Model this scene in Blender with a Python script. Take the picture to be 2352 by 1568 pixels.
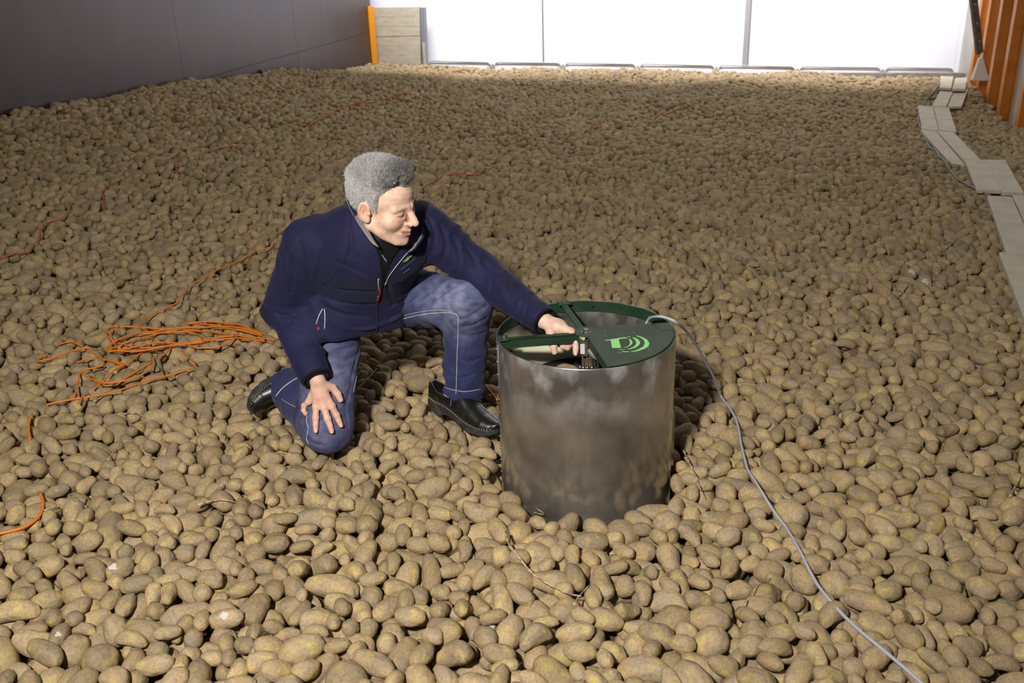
import bpy, bmesh, math, random
import numpy as np
from mathutils import Vector, Matrix
random.seed(7)
rng = np.random.default_rng(11)
PREVIEW = globals().get('PREVIEW_MODE', '')
sc = bpy.context.scene
for ob in list(bpy.data.objects):
    bpy.data.objects.remove(ob)
# ---------------------------------------------------------------- camera
FPX = 2200.0
PITCH = math.radians(23.0)
ROLL = math.radians(-1.9)
CAM = np.array([0.0, 0.0, 1.56])
FW = np.array([0, math.cos(PITCH), -math.sin(PITCH)])
_u0 = np.cross(np.array([1.0, 0, 0]), FW)
RT = np.array([1.0, 0, 0]) * math.cos(ROLL) + _u0 * math.sin(ROLL)
UP = np.cross(RT, FW)
cam = bpy.data.cameras.new('camera')
camo = bpy.data.objects.new('camera', cam)
sc.collection.objects.link(camo)
M = Matrix(((RT[0], UP[0], -FW[0], CAM[0]), (RT[1], UP[1], -FW[1], CAM[1]), (RT[2], UP[2], -FW[2], CAM[2]), (0, 0, 0, 1)))
camo.matrix_world = M
cam.sensor_width = 36.0
cam.lens = FPX / 2352 * 36.0
cam.clip_end = 200
cam.dof.use_dof = True
cam.dof.focus_distance = 2.95
cam.dof.aperture_fstop = 6.3
sc.camera = camo
# ---------------------------------------------------------------- world, lights, exposure
sc.view_settings.view_transform = 'Standard'
sc.view_settings.look = 'None'
sc.view_settings.gamma = 1.0
sc.view_settings.use_curve_mapping = False
sc.view_settings.exposure = 0.0
sc.cycles.use_denoising = True
sc.cycles.max_bounces = 6
sc.cycles.sample_clamp_indirect = 6
w = bpy.data.worlds.new('world')
sc.world = w
w.use_nodes = True
w.node_tree.nodes['Background'].inputs[0].default_value = (0.80, 0.86, 1.0, 1)
w.node_tree.nodes['Background'].inputs[1].default_value = 0.15

def look(o, target):
    d = Vector(target) - o.location
    o.rotation_euler = d.to_track_quat('-Z', 'Y').to_euler()

def light(name, kind, loc, target, energy, col, **kw):
    l = bpy.data.lights.new(name, kind)
    l.energy = energy
    l.color = col
    for k, v in kw.items():
        setattr(l, k, v)
    o = bpy.data.objects.new(name, l)
    o.location = loc
    look(o, target)
    sc.collection.objects.link(o)
    return o
# the photographer's lamp, above and left of the camera
light('flash_lamp', 'SPOT', (-0.75, -0.15, 2.45), (-0.1, 3.8, 0.0), 700, (1.0, 0.975, 0.93),
      spot_size=math.radians(100), spot_blend=1.0, shadow_soft_size=0.10)
# unseen far-end lights: a row added to whiten the wall, then a ceiling lamp
AZ = math.atan(542.7 * math.cos(PITCH) / FPX)
AZ = math.radians(13.5)
WD = np.array([math.sin(AZ), math.cos(AZ), 0.0])      # along the side walls, away
WN = np.array([WD[1], -WD[0], 0.0])                   # along the back wall, to the right
P0 = np.array([-1.772, 13.765, 0.0])                  # far end of the brown wall, at heap level
def room(a, b, z=0.0):                                # a m right of the brown wall, b m in front of its far end
    p = P0 + WN * a - WD * b
    return np.array([p[0], p[1], z])
for i, a in enumerate((1.0, 2.9, 4.8, 6.7)):
    q = room(a, 1.5, 2.7)
    light('wall_fill', 'AREA', q, room(a, -0.42, 0.60), 43, (0.95, 0.96, 1.0), shape='RECTANGLE', size=1.6, size_y=0.25, spread=math.radians(95))
q = room(4.0, 3.2, 5.6)
light('ceiling_lamp', 'AREA', q, room(4.0, 4.6, 0), 130, (0.93, 0.96, 1.0), shape='RECTANGLE', size=5.5, size_y=1.2)

# ---------------------------------------------------------------- helpers
def proj(p):
    d = np.asarray(p, float) - CAM
    z = d @ FW
    return (1176 + FPX * (d @ RT) / z, 784 - FPX * (d @ UP) / z)
def ray(x, y):
    d = FW + RT * (x - 1176) / FPX + UP * (784 - y) / FPX
    return d / np.linalg.norm(d)
def atz(x, y, z):
    d = ray(x, y); return CAM + d * (z - CAM[2]) / d[2]
def aty(x, y, Y):
    d = ray(x, y); return CAM + d * (Y - CAM[1]) / d[1]
def atpl(x, y, p, n):
    d = ray(x, y); return CAM + d * ((np.array(p) - CAM) @ n) / (d @ n)

def link(o, parent=None):
    sc.collection.objects.link(o)
    if parent is not None:
        o.parent = parent
    return o
def mesh_obj(name, verts, faces, mat=None, parent=None, smooth=True, origin=None):
    v = np.asarray(verts, float)
    if origin is not None:
        v = v - np.asarray(origin, float)
    me = bpy.data.meshes.new(name)
    if isinstance(faces, np.ndarray):
        k = faces.shape[1]
        me.vertices.add(len(v)); me.vertices.foreach_set('co', v.astype(np.float32).ravel())
        me.loops.add(faces.size); me.loops.foreach_set('vertex_index', faces.astype(np.int32).ravel())
        me.polygons.add(len(faces)); me.polygons.foreach_set('loop_start', np.arange(0, faces.size, k, dtype=np.int32))
        me.polygons.foreach_set('loop_total', np.full(len(faces), k, dtype=np.int32))
        me.update(calc_edges=True)
    else:
        me.from_pydata([tuple(p) for p in v], [], faces)
    if smooth:
        me.polygons.foreach_set('use_smooth', np.ones(len(me.polygons), dtype=bool))
    me.validate()
    if mat is not None:
        me.materials.append(mat)
    o = bpy.data.objects.new(name, me)
    link(o, parent)
    if origin is not None:
        o.location = tuple(origin)
    return o
def empty(name, loc=(0, 0, 0)):
    o = bpy.data.objects.new(name, None)
    o.location = tuple(loc)
    o.empty_display_size = 0.1
    sc.collection.objects.link(o)
    return o
def keep_world(o, parent):
    """Parent o (placed in world coordinates) to a parent that only has a location."""
    o.parent = parent
    o.location = Vector(o.location) - Vector(parent.location)
    return o
def tag(o, label=None, cat=None, group=None, kind=None):
    if label: o['label'] = label
    if cat: o['category'] = cat
    if group: o['group'] = group
    if kind: o['kind'] = kind
    return o
class MB:
    """collects boxes, tubes and so on, and links them as one mesh"""
    def __init__(s):
        s.v = []; s.f = []
    def add(s, v, f):
        n = len(s.v)
        s.v += [tuple(map(float, p)) for p in v]
        s.f += [tuple(n + i for i in q) for q in f]
        return s
    def box(s, c, ax, bx, cx):
        """centre and three half-axis vectors"""
        c, ax, bx, cx = (np.asarray(t, float) for t in (c, ax, bx, cx))
        v = [c + i * ax + j * bx + k * cx for k in (-1, 1) for j in (-1, 1) for i in (-1, 1)]
        f = [(0, 2, 3, 1), (4, 5, 7, 6), (0, 1, 5, 4), (2, 6, 7, 3), (0, 4, 6, 2), (1, 3, 7, 5)]
        if np.dot(np.cross(ax, bx), cx) < 0:
            f = [q[::-1] for q in f]
        return s.add(v, f)
    def tube(s, pts, r, n=8, closed=False, cap=True):
        P = np.asarray(pts, float)
        m = len(P)
        rr = np.broadcast_to(np.asarray(r, float), (m,))
        T = np.zeros_like(P)
        T[1:-1] = P[2:] - P[:-2]; T[0] = P[1] - P[0]; T[-1] = P[-1] - P[-2]
        if closed:
            T[0] = P[1] - P[-1]; T[-1] = P[0] - P[-2]
        T /= np.linalg.norm(T, axis=1)[:, None] + 1e-12
        a = np.array([0, 0, 1.0]) if abs(T[0][2]) < 0.9 else np.array([1.0, 0, 0])
        nv = np.cross(T[0], a); nv /= np.linalg.norm(nv)
        vs = []
        for i in range(m):
            nv = nv - T[i] * (nv @ T[i]); nv /= np.linalg.norm(nv) + 1e-12
            b = np.cross(T[i], nv)
            for k in range(n):
                t = 2 * math.pi * k / n
                vs.append(P[i] + rr[i] * (math.cos(t) * nv + math.sin(t) * b))
        fs = []
        for i in range(m if closed else m - 1):
            j = (i + 1) % m
            for k in range(n):
                k2 = (k + 1) % n
                fs.append((i * n + k, i * n + k2, j * n + k2, j * n + k))
        if cap and not closed:
            fs.append(tuple(range(n))[::-1]); fs.append(tuple((m - 1) * n + k for k in range(n)))
        return s.add(vs, fs)
    def lathe(s, prof, c=(0, 0, 0), n=48, axis=None, closed=False):
        """prof: (r, z) pairs around the local z axis; axis: 3x3 columns"""
        A = np.eye(3) if axis is None else np.asarray(axis, float)
        vs = []; m = len(prof)
        for (r, z) in prof:
            for k in range(n):
                t = 2 * math.pi * k / n
                vs.append(np.asarray(c, float) + A @ np.array([r * math.cos(t), r * math.sin(t), z]))
        fs = []
        for i in range(m if closed else m - 1):
            j = (i + 1) % m
            for k in range(n):
                k2 = (k + 1) % n
                fs.append((i * n + k, i * n + k2, j * n + k2, j * n + k))
        if not closed:
            if prof[0][0] > 1e-6: fs.append(tuple(range(n))[::-1])
            if prof[-1][0] > 1e-6: fs.append(tuple((m - 1) * n + k for k in range(n)))
        return s.add(vs, fs)
    def build(s, name, mat=None, parent=None, smooth=False, origin=None):
        v = np.array(s.v)
        if origin is not None: v = v - np.asarray(origin, float)
        me = bpy.data.meshes.new(name)
        me.from_pydata([tuple(p) for p in v], [], s.f)
        me.validate()
        bm = bmesh.new(); bm.from_mesh(me)
        bmesh.ops.recalc_face_normals(bm, faces=bm.faces)
        bm.to_mesh(me); bm.free()
        if smooth:
            me.polygons.foreach_set('use_smooth', np.ones(len(me.polygons), dtype=bool))
        if mat: me.materials.append(mat)
        o = bpy.data.objects.new(name, me)
        link(o, parent)
        if origin is not None: o.location = tuple(origin)
        return o
def smooth_path(pts, n=8, closed=False):
    P = [np.asarray(p, float) for p in pts]
    out = []
    m = len(P)
    rngi = range(m) if closed else range(m - 1)
    for i in rngi:
        if closed:
            a, b, c, d = P[i - 1], P[i], P[(i + 1) % m], P[(i + 2) % m]
        else:
            a, b, c, d = P[max(i - 1, 0)], P[i], P[i + 1], P[min(i + 2, m - 1)]
        for k in range(n):
            t = k / n
            out.append(0.5 * ((2 * b) + (-a + c) * t + (2 * a - 5 * b + 4 * c - d) * t * t + (-a + 3 * b - 3 * c + d) * t ** 3))
    if not closed: out.append(P[-1])
    return np.array(out)
def bevel(o, w_, seg=2):
    m = o.modifiers.new('bevel', 'BEVEL'); m.width = w_; m.segments = seg; m.limit_method = 'ANGLE'
    return o

# ---------------------------------------------------------------- materials
def srgb(h):
    h = h.lstrip('#')
    c = [int(h[i:i + 2], 16) / 255 for i in (0, 2, 4)]
    return tuple((x / 12.92 if x <= 0.04045 else ((x + 0.055) / 1.055) ** 2.4) for x in c) + (1.0,)
def mat(name, col, rough=0.6, metal=0.0, noise=None, bump=None, spec=0.5, extra=None):
    """noise: (scale, colour2, detail, low, high[, stretch]); bump: (scale, strength, distance[, stretch])"""
    m = bpy.data.materials.new(name); m.use_nodes = True
    nt = m.node_tree; N = nt.nodes; L = nt.links
    b = N['Principled BSDF']
    b.inputs['Roughness'].default_value = rough
    b.inputs['Metallic'].default_value = metal
    b.inputs['Specular IOR Level'].default_value = spec
    b.inputs['Base Color'].default_value = srgb(col) if isinstance(col, str) else col
    tc = N.new('ShaderNodeTexCoord')
    def coords(st):
        mp = N.new('ShaderNodeMapping'); L.new(tc.outputs['Object'], mp.inputs[0]); mp.inputs['Scale'].default_value = st
        return mp.outputs[0]
    if noise:
        n = N.new('ShaderNodeTexNoise'); n.inputs['Scale'].default_value = noise[0]; n.inputs['Detail'].default_value = noise[2]
        L.new(coords(noise[5] if len(noise) > 5 else (1, 1, 1)), n.inputs['Vector'])
        r = N.new('ShaderNodeMapRange'); r.inputs[1].default_value = noise[3]; r.inputs[2].default_value = noise[4]
        L.new(n.outputs[0], r.inputs[0])
        mx = N.new('ShaderNodeMix'); mx.data_type = 'RGBA'
        L.new(r.outputs[0], mx.inputs[0])
        mx.inputs[6].default_value = b.inputs['Base Color'].default_value
        mx.inputs[7].default_value = srgb(noise[1])
        L.new(mx.outputs[2], b.inputs['Base Color'])
        m['mix'] = mx.name
    if bump:
        n = N.new('ShaderNodeTexNoise'); n.inputs['Scale'].default_value = bump[0]; n.inputs['Detail'].default_value = 4
        L.new(coords(bump[3] if len(bump) > 3 else (1, 1, 1)), n.inputs['Vector'])
        bp = N.new('ShaderNodeBump'); bp.inputs['Strength'].default_value = bump[1]; bp.inputs['Distance'].default_value = bump[2]
        L.new(n.outputs[0], bp.inputs['Height']); L.new(bp.outputs[0], b.inputs['Normal'])
    if extra: extra(nt, N, L, b, tc)
    return m

# ---------------------------------------------------------------- implicit surfaces
def sub(P, a): return P - np.asarray(a, P.dtype)
def nrm(x): return np.sqrt(np.einsum('ij,ij->i', x, x))
def unit(v):
    v = np.asarray(v, float); return v / np.linalg.norm(v)
def smin(a, b, k):
    if k <= 0: return np.minimum(a, b)
    h = np.clip(0.5 + 0.5 * (b - a) / k, 0, 1)
    return b * (1 - h) + a * h - k * h * (1 - h)
def smax(a, b, k): return -smin(-a, -b, k)
def cone(P, a, b, ra, rb):
    a = np.asarray(a, float); b = np.asarray(b, float)
    ba = b - a; pa = P - a
    h = np.clip((pa @ ba) / (ba @ ba), 0, 1)
    return nrm(pa - h[:, None] * ba) - (ra + (rb - ra) * h)
def econe(P, a, b, ra, rb, side, sq):
    """tapered capsule, thinner by the factor sq across the direction side"""
    a = np.asarray(a, float); b = np.asarray(b, float)
    ba = b - a; s = np.asarray(side, float); s = s - ba * (s @ ba) / (ba @ ba); s = unit(s)
    pa = P - a
    h = np.clip((pa @ ba) / (ba @ ba), 0, 1)
    q = pa - h[:, None] * ba
    c = q @ s
    q = q + np.outer(c * (1 / sq - 1), s)
    r = ra + (rb - ra) * h
    return (nrm(q) - r) * (sq + (1 - sq) * 0.4)
def ell(P, c, r, Rm=None):
    q = P - np.asarray(c, float)
    if Rm is not None: q = q @ Rm
    r = np.asarray(r, float)
    k0 = nrm(q / r); k1 = nrm(q / (r * r))
    return k0 * (k0 - 1) / np.maximum(k1, 1e-9)
def poly(P, pts, rs, k=0.0):
    d = None
    for i in range(len(pts) - 1):
        e = cone(P, pts[i], pts[i + 1], rs[i], rs[i + 1])
        d = e if d is None else smin(d, e, k)
    return d
def frame(fwd, up):
    """columns: side (to the figure's left), forward, up"""
    f = unit(fwd); u = np.asarray(up, float); u = unit(u - f * (u @ f)); s = np.cross(u, f)
    return np.column_stack([s, f, u])
def fbm(P, s, seed=0):
    """cheap smooth noise: sums of warped sines"""
    q = P * s
    x, y, z = q[:, 0] + seed * 1.7, q[:, 1] - seed * 2.3, q[:, 2] + seed * 0.9
    a = np.sin(x * 1.0 + 1.3 * np.sin(y * 0.9 + z * 0.4)) * np.sin(y * 1.1 + 1.1 * np.sin(z * 1.2 + x * 0.5)) 
    b = np.sin(z * 1.3 + 1.2 * np.sin(x * 1.1 + y * 0.7)) * np.sin(x * 1.9 - y * 1.3 + 0.8 * np.sin(z * 1.7))
    return 0.5 * (a + b)
def sdf_mesh(f, lo, hi, h, slack=1.5, project=2):
    lo = np.asarray(lo, float); hi = np.asarray(hi, float)
    B = 4
    nb = np.ceil((hi - lo) / (h * B)).astype(int)
    ii = np.stack(np.meshgrid(*[np.arange(n) for n in nb], indexing='ij'), -1).reshape(-1, 3)
    cen = lo + (ii + 0.5) * h * B
    dc = np.concatenate([f(cen[i:i + 200000]) for i in range(0, len(cen), 200000)])
    act = np.abs(dc) < h * B * 0.87 * slack
    dims = nb * B + 1
    G = np.full(tuple(dims), 1.0, np.float32)
    S = dc.reshape(tuple(nb))
    big = np.repeat(np.repeat(np.repeat(np.where(S < 0, -1.0, 1.0).astype(np.float32), B, 0), B, 1), B, 2)
    G[:-1, :-1, :-1] = big
    del big
    off = np.stack(np.meshgrid(*[np.arange(B + 1)] * 3, indexing='ij'), -1).reshape(-1, 3)
    ab = ii[act] * B
    mask = np.zeros(tuple(dims), bool)
    for o in off:
        p = ab + o
        mask[p[:, 0], p[:, 1], p[:, 2]] = True
    idx = np.argwhere(mask)
    vals = np.empty(len(idx), np.float32)
    for i in range(0, len(idx), 300000):
        vals[i:i + 300000] = f(lo + idx[i:i + 300000] * h)
    G[idx[:, 0], idx[:, 1], idx[:, 2]] = vals
    ins = G < 0
    c8 = [(i, j, k) for i in (0, 1) for j in (0, 1) for k in (0, 1)]
    cnt = np.zeros(tuple(dims - 1), np.int8)
    for (i, j, k) in c8:
        cnt += ins[i:dims[0] - 1 + i, j:dims[1] - 1 + j, k:dims[2] - 1 + k]
    cells = np.argwhere((cnt > 0) & (cnt < 8))
    cid = np.full(tuple(dims - 1), -1, np.int32)
    cid[cells[:, 0], cells[:, 1], cells[:, 2]] = np.arange(len(cells))
    acc = np.zeros((len(cells), 3)); num = np.zeros(len(cells))
    V = {c: G[cells[:, 0] + c[0], cells[:, 1] + c[1], cells[:, 2] + c[2]] for c in c8}
    for a in range(3):
        for c in c8:
            if c[a]: continue
            d = list(c); d[a] = 1; d = tuple(d)
            va, vb = V[c], V[d]
            m = (va < 0) != (vb < 0)
            t = np.where(m, va / (va - vb + 1e-20), 0)
            p = np.tile(np.array(c, float), (len(cells), 1)); p[:, a] = t
            acc += p * m[:, None]; num += m
    verts = lo + (cells + acc / num[:, None]) * h
    faces = []
    for a in range(3):
        b_, c_ = (a + 1) % 3, (a + 2) % 3
        sl0 = [slice(1, -1)] * 3; sl1 = [slice(1, -1)] * 3
        sl0[a] = slice(0, -1); sl1[a] = slice(1, None)
        i0 = ins[tuple(sl0)]; i1 = ins[tuple(sl1)]
        for flip, m in ((0, i0 & ~i1), (1, ~i0 & i1)):
            e = np.argwhere(m)
            if not len(e): continue
            e = e + 1; e[:, a] -= 1
            q = []
            for (db, dc_) in ((-1, -1), (0, -1), (0, 0), (-1, 0)):
                p = e.copy(); p[:, b_] += db; p[:, c_] += dc_
                q.append(cid[p[:, 0], p[:, 1], p[:, 2]])
            q = np.stack(q, 1)
            q = q[(q >= 0).all(1)]
            faces.append(q[:, ::-1] if flip else q)
    faces = np.concatenate(faces)
    for _ in range(project):
        verts = project_sdf(f, verts, h)
    return verts, faces
def grad(f, P, e):
    k = np.array([[1, -1, -1], [-1, -1, 1], [-1, 1, -1], [1, 1, 1]], float)
    g = 0
    for r in k:
        g = g + f(P + r * e)[:, None] * r
    return g / (4 * e)
def project_sdf(f, v, h):
    out = v.copy()
    for i in range(0, len(v), 200000):
        p = v[i:i + 200000]
        d = f(p); g = grad(f, p, h * 0.3)
        g2 = np.einsum('ij,ij->i', g, g) + 1e-6
        st = g * (d / g2)[:, None]
        l = nrm(st); st *= np.minimum(1, 0.6 * h / (l + 1e-9))[:, None]
        out[i:i + 200000] = p - st
    return out
def march(f, x, y, t0=1.5, t1=5.0, it=60):
    """first hit of the surface along the ray of the photograph's pixel"""
    d = ray(x, y); t = t0
    for _ in range(it):
        s = float(f((CAM + d * t)[None])[0])
        t += s * 0.8
        if abs(s) < 0.0004: break
        if t > t1: return None
    return CAM + d * t

MAN = True
# ================================================================ the kneeling man
HO = np.array([-0.369, 2.774, 0.848])
HM = np.array([[0.445, 0.881, 0.164], [0.890, -0.414, -0.189], [0.098, -0.230, 0.968]])   # columns: left, forward, up
hw = lambda x, y, z: HO + HM @ np.array([x, y, z], float)
hipR = np.array([-0.600, 3.010, 0.430]); hipL = np.array([-0.440, 3.130, 0.425])
kneeR = np.array([-0.618, 2.800, 0.085]); kneeL = np.array([-0.140, 2.905, 0.463])
ankR = aty(664, 893, 3.12); ankL = np.array([-0.172, 2.975, 0.105])
PC = np.array([-0.520, 3.060, 0.450]); CC = np.array([-0.440, 2.900, 0.660])
shR = aty(706, 560, 2.87); shL = aty(975, 523, 2.95)
elR = aty(655, 706, 2.96); wrR = aty(727, 868, 2.755)
elL = aty(1108, 632, 2.94); wrL = aty(1248, 735, 2.715)
NB = np.array([-0.425, 2.895, 0.745])
SIDE = unit(shL - shR); TAX = unit(CC - PC); FRT = unit(np.cross(TAX, SIDE))
if FRT[1] > 0: FRT = -FRT
hemN = unit([0.10, -0.10, 0.99])
HEM = aty(780, 769, 2.90)
def wr(P, S, seed, p=1.6):
    return np.abs(fbm(P @ S, 1.0, seed)) ** 0.8
def axis_coord(P, a, b):
    u = unit(np.asarray(b) - np.asarray(a)); return (P - a) @ u
def ridge(x):
    s = np.sin(x)
    return 1.0 - 2.0 * np.abs(s) ** 0.7
def jacket_core(P):
    d = econe(P, PC - TAX * 0.02, CC, 0.165, 0.185, FRT, 0.74)
    d = smin(d, cone(P, shR + [0.035, 0.02, -0.01], shL + [-0.03, 0.0, -0.01], 0.082, 0.082), 0.06)
    d = smin(d, cone(P, (shR + shL) / 2 + [0, .02, .0], NB + [0, 0, 0.005], 0.085, 0.066), 0.04)
    d = smin(d, cone(P, PC - SIDE * 0.100 + [0.0, -0.072, -0.045], PC + SIDE * 0.08 + [0.0, -0.04, -0.02], 0.132, 0.118), 0.07)
    d = smin(d, ell(P, PC + [0.02, 0.02, -0.02], (0.175, 0.15, 0.12)), 0.06)
    return d
JC = []; NC = []
def crease(P, d, lines):
    if not lines: return d
    m = np.abs(d) < 0.03
    if not m.any(): return d
    q = P[m]; e = d[m]
    for pts, r in lines:
        lo_ = pts.min(0) - 0.05; hi_ = pts.max(0) + 0.05
        k = ((q > lo_) & (q < hi_)).all(1)
        if not k.any(): continue
        n = len(pts); rr_ = [r * (0.15 + 0.85 * math.sin(math.pi * (i + 0.5) / n)) for i in range(n)]
        c = poly(q[k], pts, rr_)
        e[k] = smax(e[k], -c, 0.011)
    d = d.copy(); d[m] = e
    return d
def jacket_f(P):
    d = jacket_core(P)
    tz = (P - PC) @ TAX; sx = (P - PC) @ SIDE
    d = d - 0.0065 * ridge(tz * 62 + 1.6 * np.sin(sx * 11 + 1) + 1.2 * fbm(P, 14, 3)) * np.clip(1.15 - tz / 0.20, 0.0, 1) * np.clip(0.6 + fbm(P, 17, 9), 0, 1)
    d = d - 0.004 * fbm(P @ np.diag([26, 18, 12]), 1, 5)
    # sleeves
    a1 = cone(P, shR, elR, 0.083, 0.074); a1 = smin(a1, cone(P, elR, wrR, 0.071, 0.050), 0.03)
    t1 = axis_coord(P, shR, elR); t2 = axis_coord(P, elR, wrR)
    bend = np.exp(-(nrm(P - elR) / 0.10) ** 2)
    a1 = a1 + 0.005 * bend * -ridge(t1 * 34 + 2.4 * fbm(P, 16, 1)) - 0.0034 * ridge(t2 * 30 + 2.6 * fbm(P, 13, 2)) * np.clip(0.5 + 1.2 * fbm(P, 13, 22), 0, 1) - 0.0030 * np.clip(0.5 + fbm(P, 9, 31), 0, 1) * ridge(((P - shR) @ unit([.75, -.2, .65])) * 38 + 1.8 * fbm(P, 11, 5)) * (t1 < 0.34) - 0.005 * fbm(P, 20, 6)
    a2 = cone(P, shL, elL, 0.080, 0.066); a2 = smin(a2, cone(P, elL, wrL, 0.065, 0.046), 0.03)
    t3 = axis_coord(P, shL, elL); t4 = axis_coord(P, elL, wrL)
    sh = np.exp(-(nrm(P - (shL * .55 + elL * .45)) / 0.12) ** 2)
    a2 = a2 - 0.0045 * sh * ridge(t3 * 44 + 2.2 * fbm(P, 13, 4)) - 0.0030 * ridge(t4 * 32 + 2.4 * fbm(P, 15, 7)) * np.clip(0.4 + 1.2 * fbm(P, 13, 21), 0, 1) - 0.005 * fbm(P, 19, 8)
    d = smin(d, a1, 0.035); d = smin(d, a2, 0.04)
    # armpit crease on the near side
    # cut hem, cuffs, neck hole
    tor = smax(d, (HEM - P) @ hemN + 0.0, 0.01)
    near = smin(a1, a2, 0.0)
    d = np.minimum(tor, np.maximum(a1, -1))
    u = unit(wrR - elR); d = np.maximum(d, (P - (wrR - u * 0.002)) @ u - 0.0 + np.where(nrm(P - wrR) > 0.16, -1, 0))
    u = unit(wrL - elL); d = np.maximum(d, (P - (wrL + u * 0.004)) @ u + np.where(nrm(P - wrL) > 0.16, -1, 0))
    hole = cone(P, NB + [0.0, -0.005, -0.02], NB + [0.03, -0.06, 0.14], 0.066, 0.085)
    d = smax(d, -hole, 0.012)
    return crease(P, d, JC)
def jeans_f(P):
    fold = 0.0022 * fbm(P, 45, 1) + 0.0045 * fbm(P @ np.diag([16, 16, 34]), 1, 4)
    r = econe(P, hipR, kneeR + [0, 0, 0.01], 0.108, 0.086, FRT, 0.95)
    k = nrm(P - (hipR + [0.02, -.05, -.03]))
    r = r + 0.0045 * np.sin(((P - hipR) @ unit([0.35, 0.0, 1.0])) * 75 + 1.5 * fbm(P, 14, 2)) * np.exp(-(k / 0.16) ** 2)
    s = cone(P, kneeR, ankR, 0.082, 0.074)
    kb = np.exp(-(nrm(P - kneeR - [0, .08, .06]) / .09) ** 2)
    r = smin(r, s, 0.03) + 0.006 * kb * np.sin(((P - kneeR) @ unit([-.3, .5, .8])) * 90)
    l = cone(P, hipL, kneeL, 0.112, 0.080)
    l = smin(l, cone(P, kneeL + [0, 0, 0.012], ankL, 0.076, 0.069), 0.03)
    # long diagonal drag folds on the raised thigh
    e = unit(kneeL - hipL); c = unit(np.cross(e, [0.2, -0.9, 0.4]))
    lf = np.sin(((P - kneeL) @ unit(c * 1.0 + e * 0.75)) * 120 + 1.6 * fbm(P, 12, 6))
    l = l + 0.0030 * lf * np.clip(((kneeL - P) @ e) / 0.14, 0, 1) * np.clip(fbm(P, 9, 12) + 0.9, 0, 1)
    kb = np.exp(-(nrm(P - kneeL - [-.06, .05, -.06]) / .08) ** 2)
    l = l + 0.006 * kb * np.sin(((P - kneeL) @ unit([.5, -.3, 1])) * 85)
    an = np.exp(-(nrm(P - ankL - [0, 0, .04]) / .08) ** 2)
    l = l + 0.004 * an * np.sin((P[:, 2]) * 130 + 2 * fbm(P, 15, 3))
    p = cone(P, hipR + [0, .03, .02], hipL + [0, .03, .02], 0.125, 0.125)
    d = smin(smin(r, p, 0.04), l, 0.03) - fold
    u = unit(ankL - kneeL)
    d = np.maximum(d, np.where(nrm(P - ankL) < 0.15, (P - (ankL + [0, 0, 0.014])) @ unit(u + [-0.14, 0, 0]), -1))
    u = unit(ankR - kneeR)
    d = np.maximum(d, np.where(nrm(P - ankR) < 0.15, (P - (ankR + u * 0.02)) @ u, -1))
    return crease(P, d, NC)
def march_many(f, pts, t0=1.6, it=70, k=0.8):
    D = np.array([ray(x, y) for x, y in pts]); t = np.full(len(D), t0)
    for _ in range(it):
        t = t + f(CAM + D * t[:, None]) * k
        t = np.minimum(t, 6)
    return CAM + D * t[:, None]
def add_creases(fn, store, lines):
    new = []
    for px, r in lines:
        pts = smooth_path([np.array([x, y, 0.0]) for x, y in px], 2)[:, :2]
        P = march_many(fn, pts)
        if nrm(np.diff(P, axis=0)).max() < 0.12: new.append((P, r))
    store += new
add_creases(jacket_f, JC, [
    ([(602, 702), (628, 716), (652, 726), (682, 722)], 0.0045), ([(606, 728), (640, 745), (668, 740)], 0.003), ([(612, 660), (640, 690), (676, 700)], 0.003),
    ([(655, 580), (672, 620), (668, 670)], 0.0035), ([(690, 560), (700, 600), (712, 640)], 0.003), ([(640, 610), (646, 650), (660, 690)], 0.003),
    ([(628, 760), (660, 772), (690, 764)], 0.0025), ([(660, 830), (690, 842), (716, 834)], 0.003), ([(650, 800), (685, 806), (708, 796)], 0.0025), ([(672, 858), (700, 866), (728, 852)], 0.0022),
    ([(728, 676), (775, 692), (820, 700), (862, 698)], 0.0045), ([(745, 655), (800, 668), (860, 668)], 0.003), ([(735, 700), (790, 722), (850, 728)], 0.004),
    ([(760, 738), (800, 752), (856, 748)], 0.003), ([(772, 600), (820, 622), (866, 640)], 0.003), ([(800, 505), (808, 560), (800, 590)], 0.003), ([(742, 560), (735, 610), (725, 650)], 0.004),
    ([(985, 500), (1000, 540), (992, 580)], 0.004), ([(1012, 515), (1026, 560), (1010, 605)], 0.004), ([(1040, 540), (1058, 590), (1048, 625)], 0.0035), ([(1066, 560), (1092, 600), (1092, 640)], 0.003),
    ([(1110, 600), (1130, 632), (1126, 668)], 0.003), ([(1140, 612), (1168, 640), (1172, 680)], 0.0022), ([(1190, 660), (1212, 690), (1206, 716)], 0.0022), ([(880, 590), (886, 640), (905, 700)], 0.003),
    ([(900, 700), (930, 690), (955, 660)], 0.0035), ([(895, 730), (925, 715), (950, 690)], 0.003), ([(960, 590), (975, 610), (985, 588)], 0.0025)])
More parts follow.
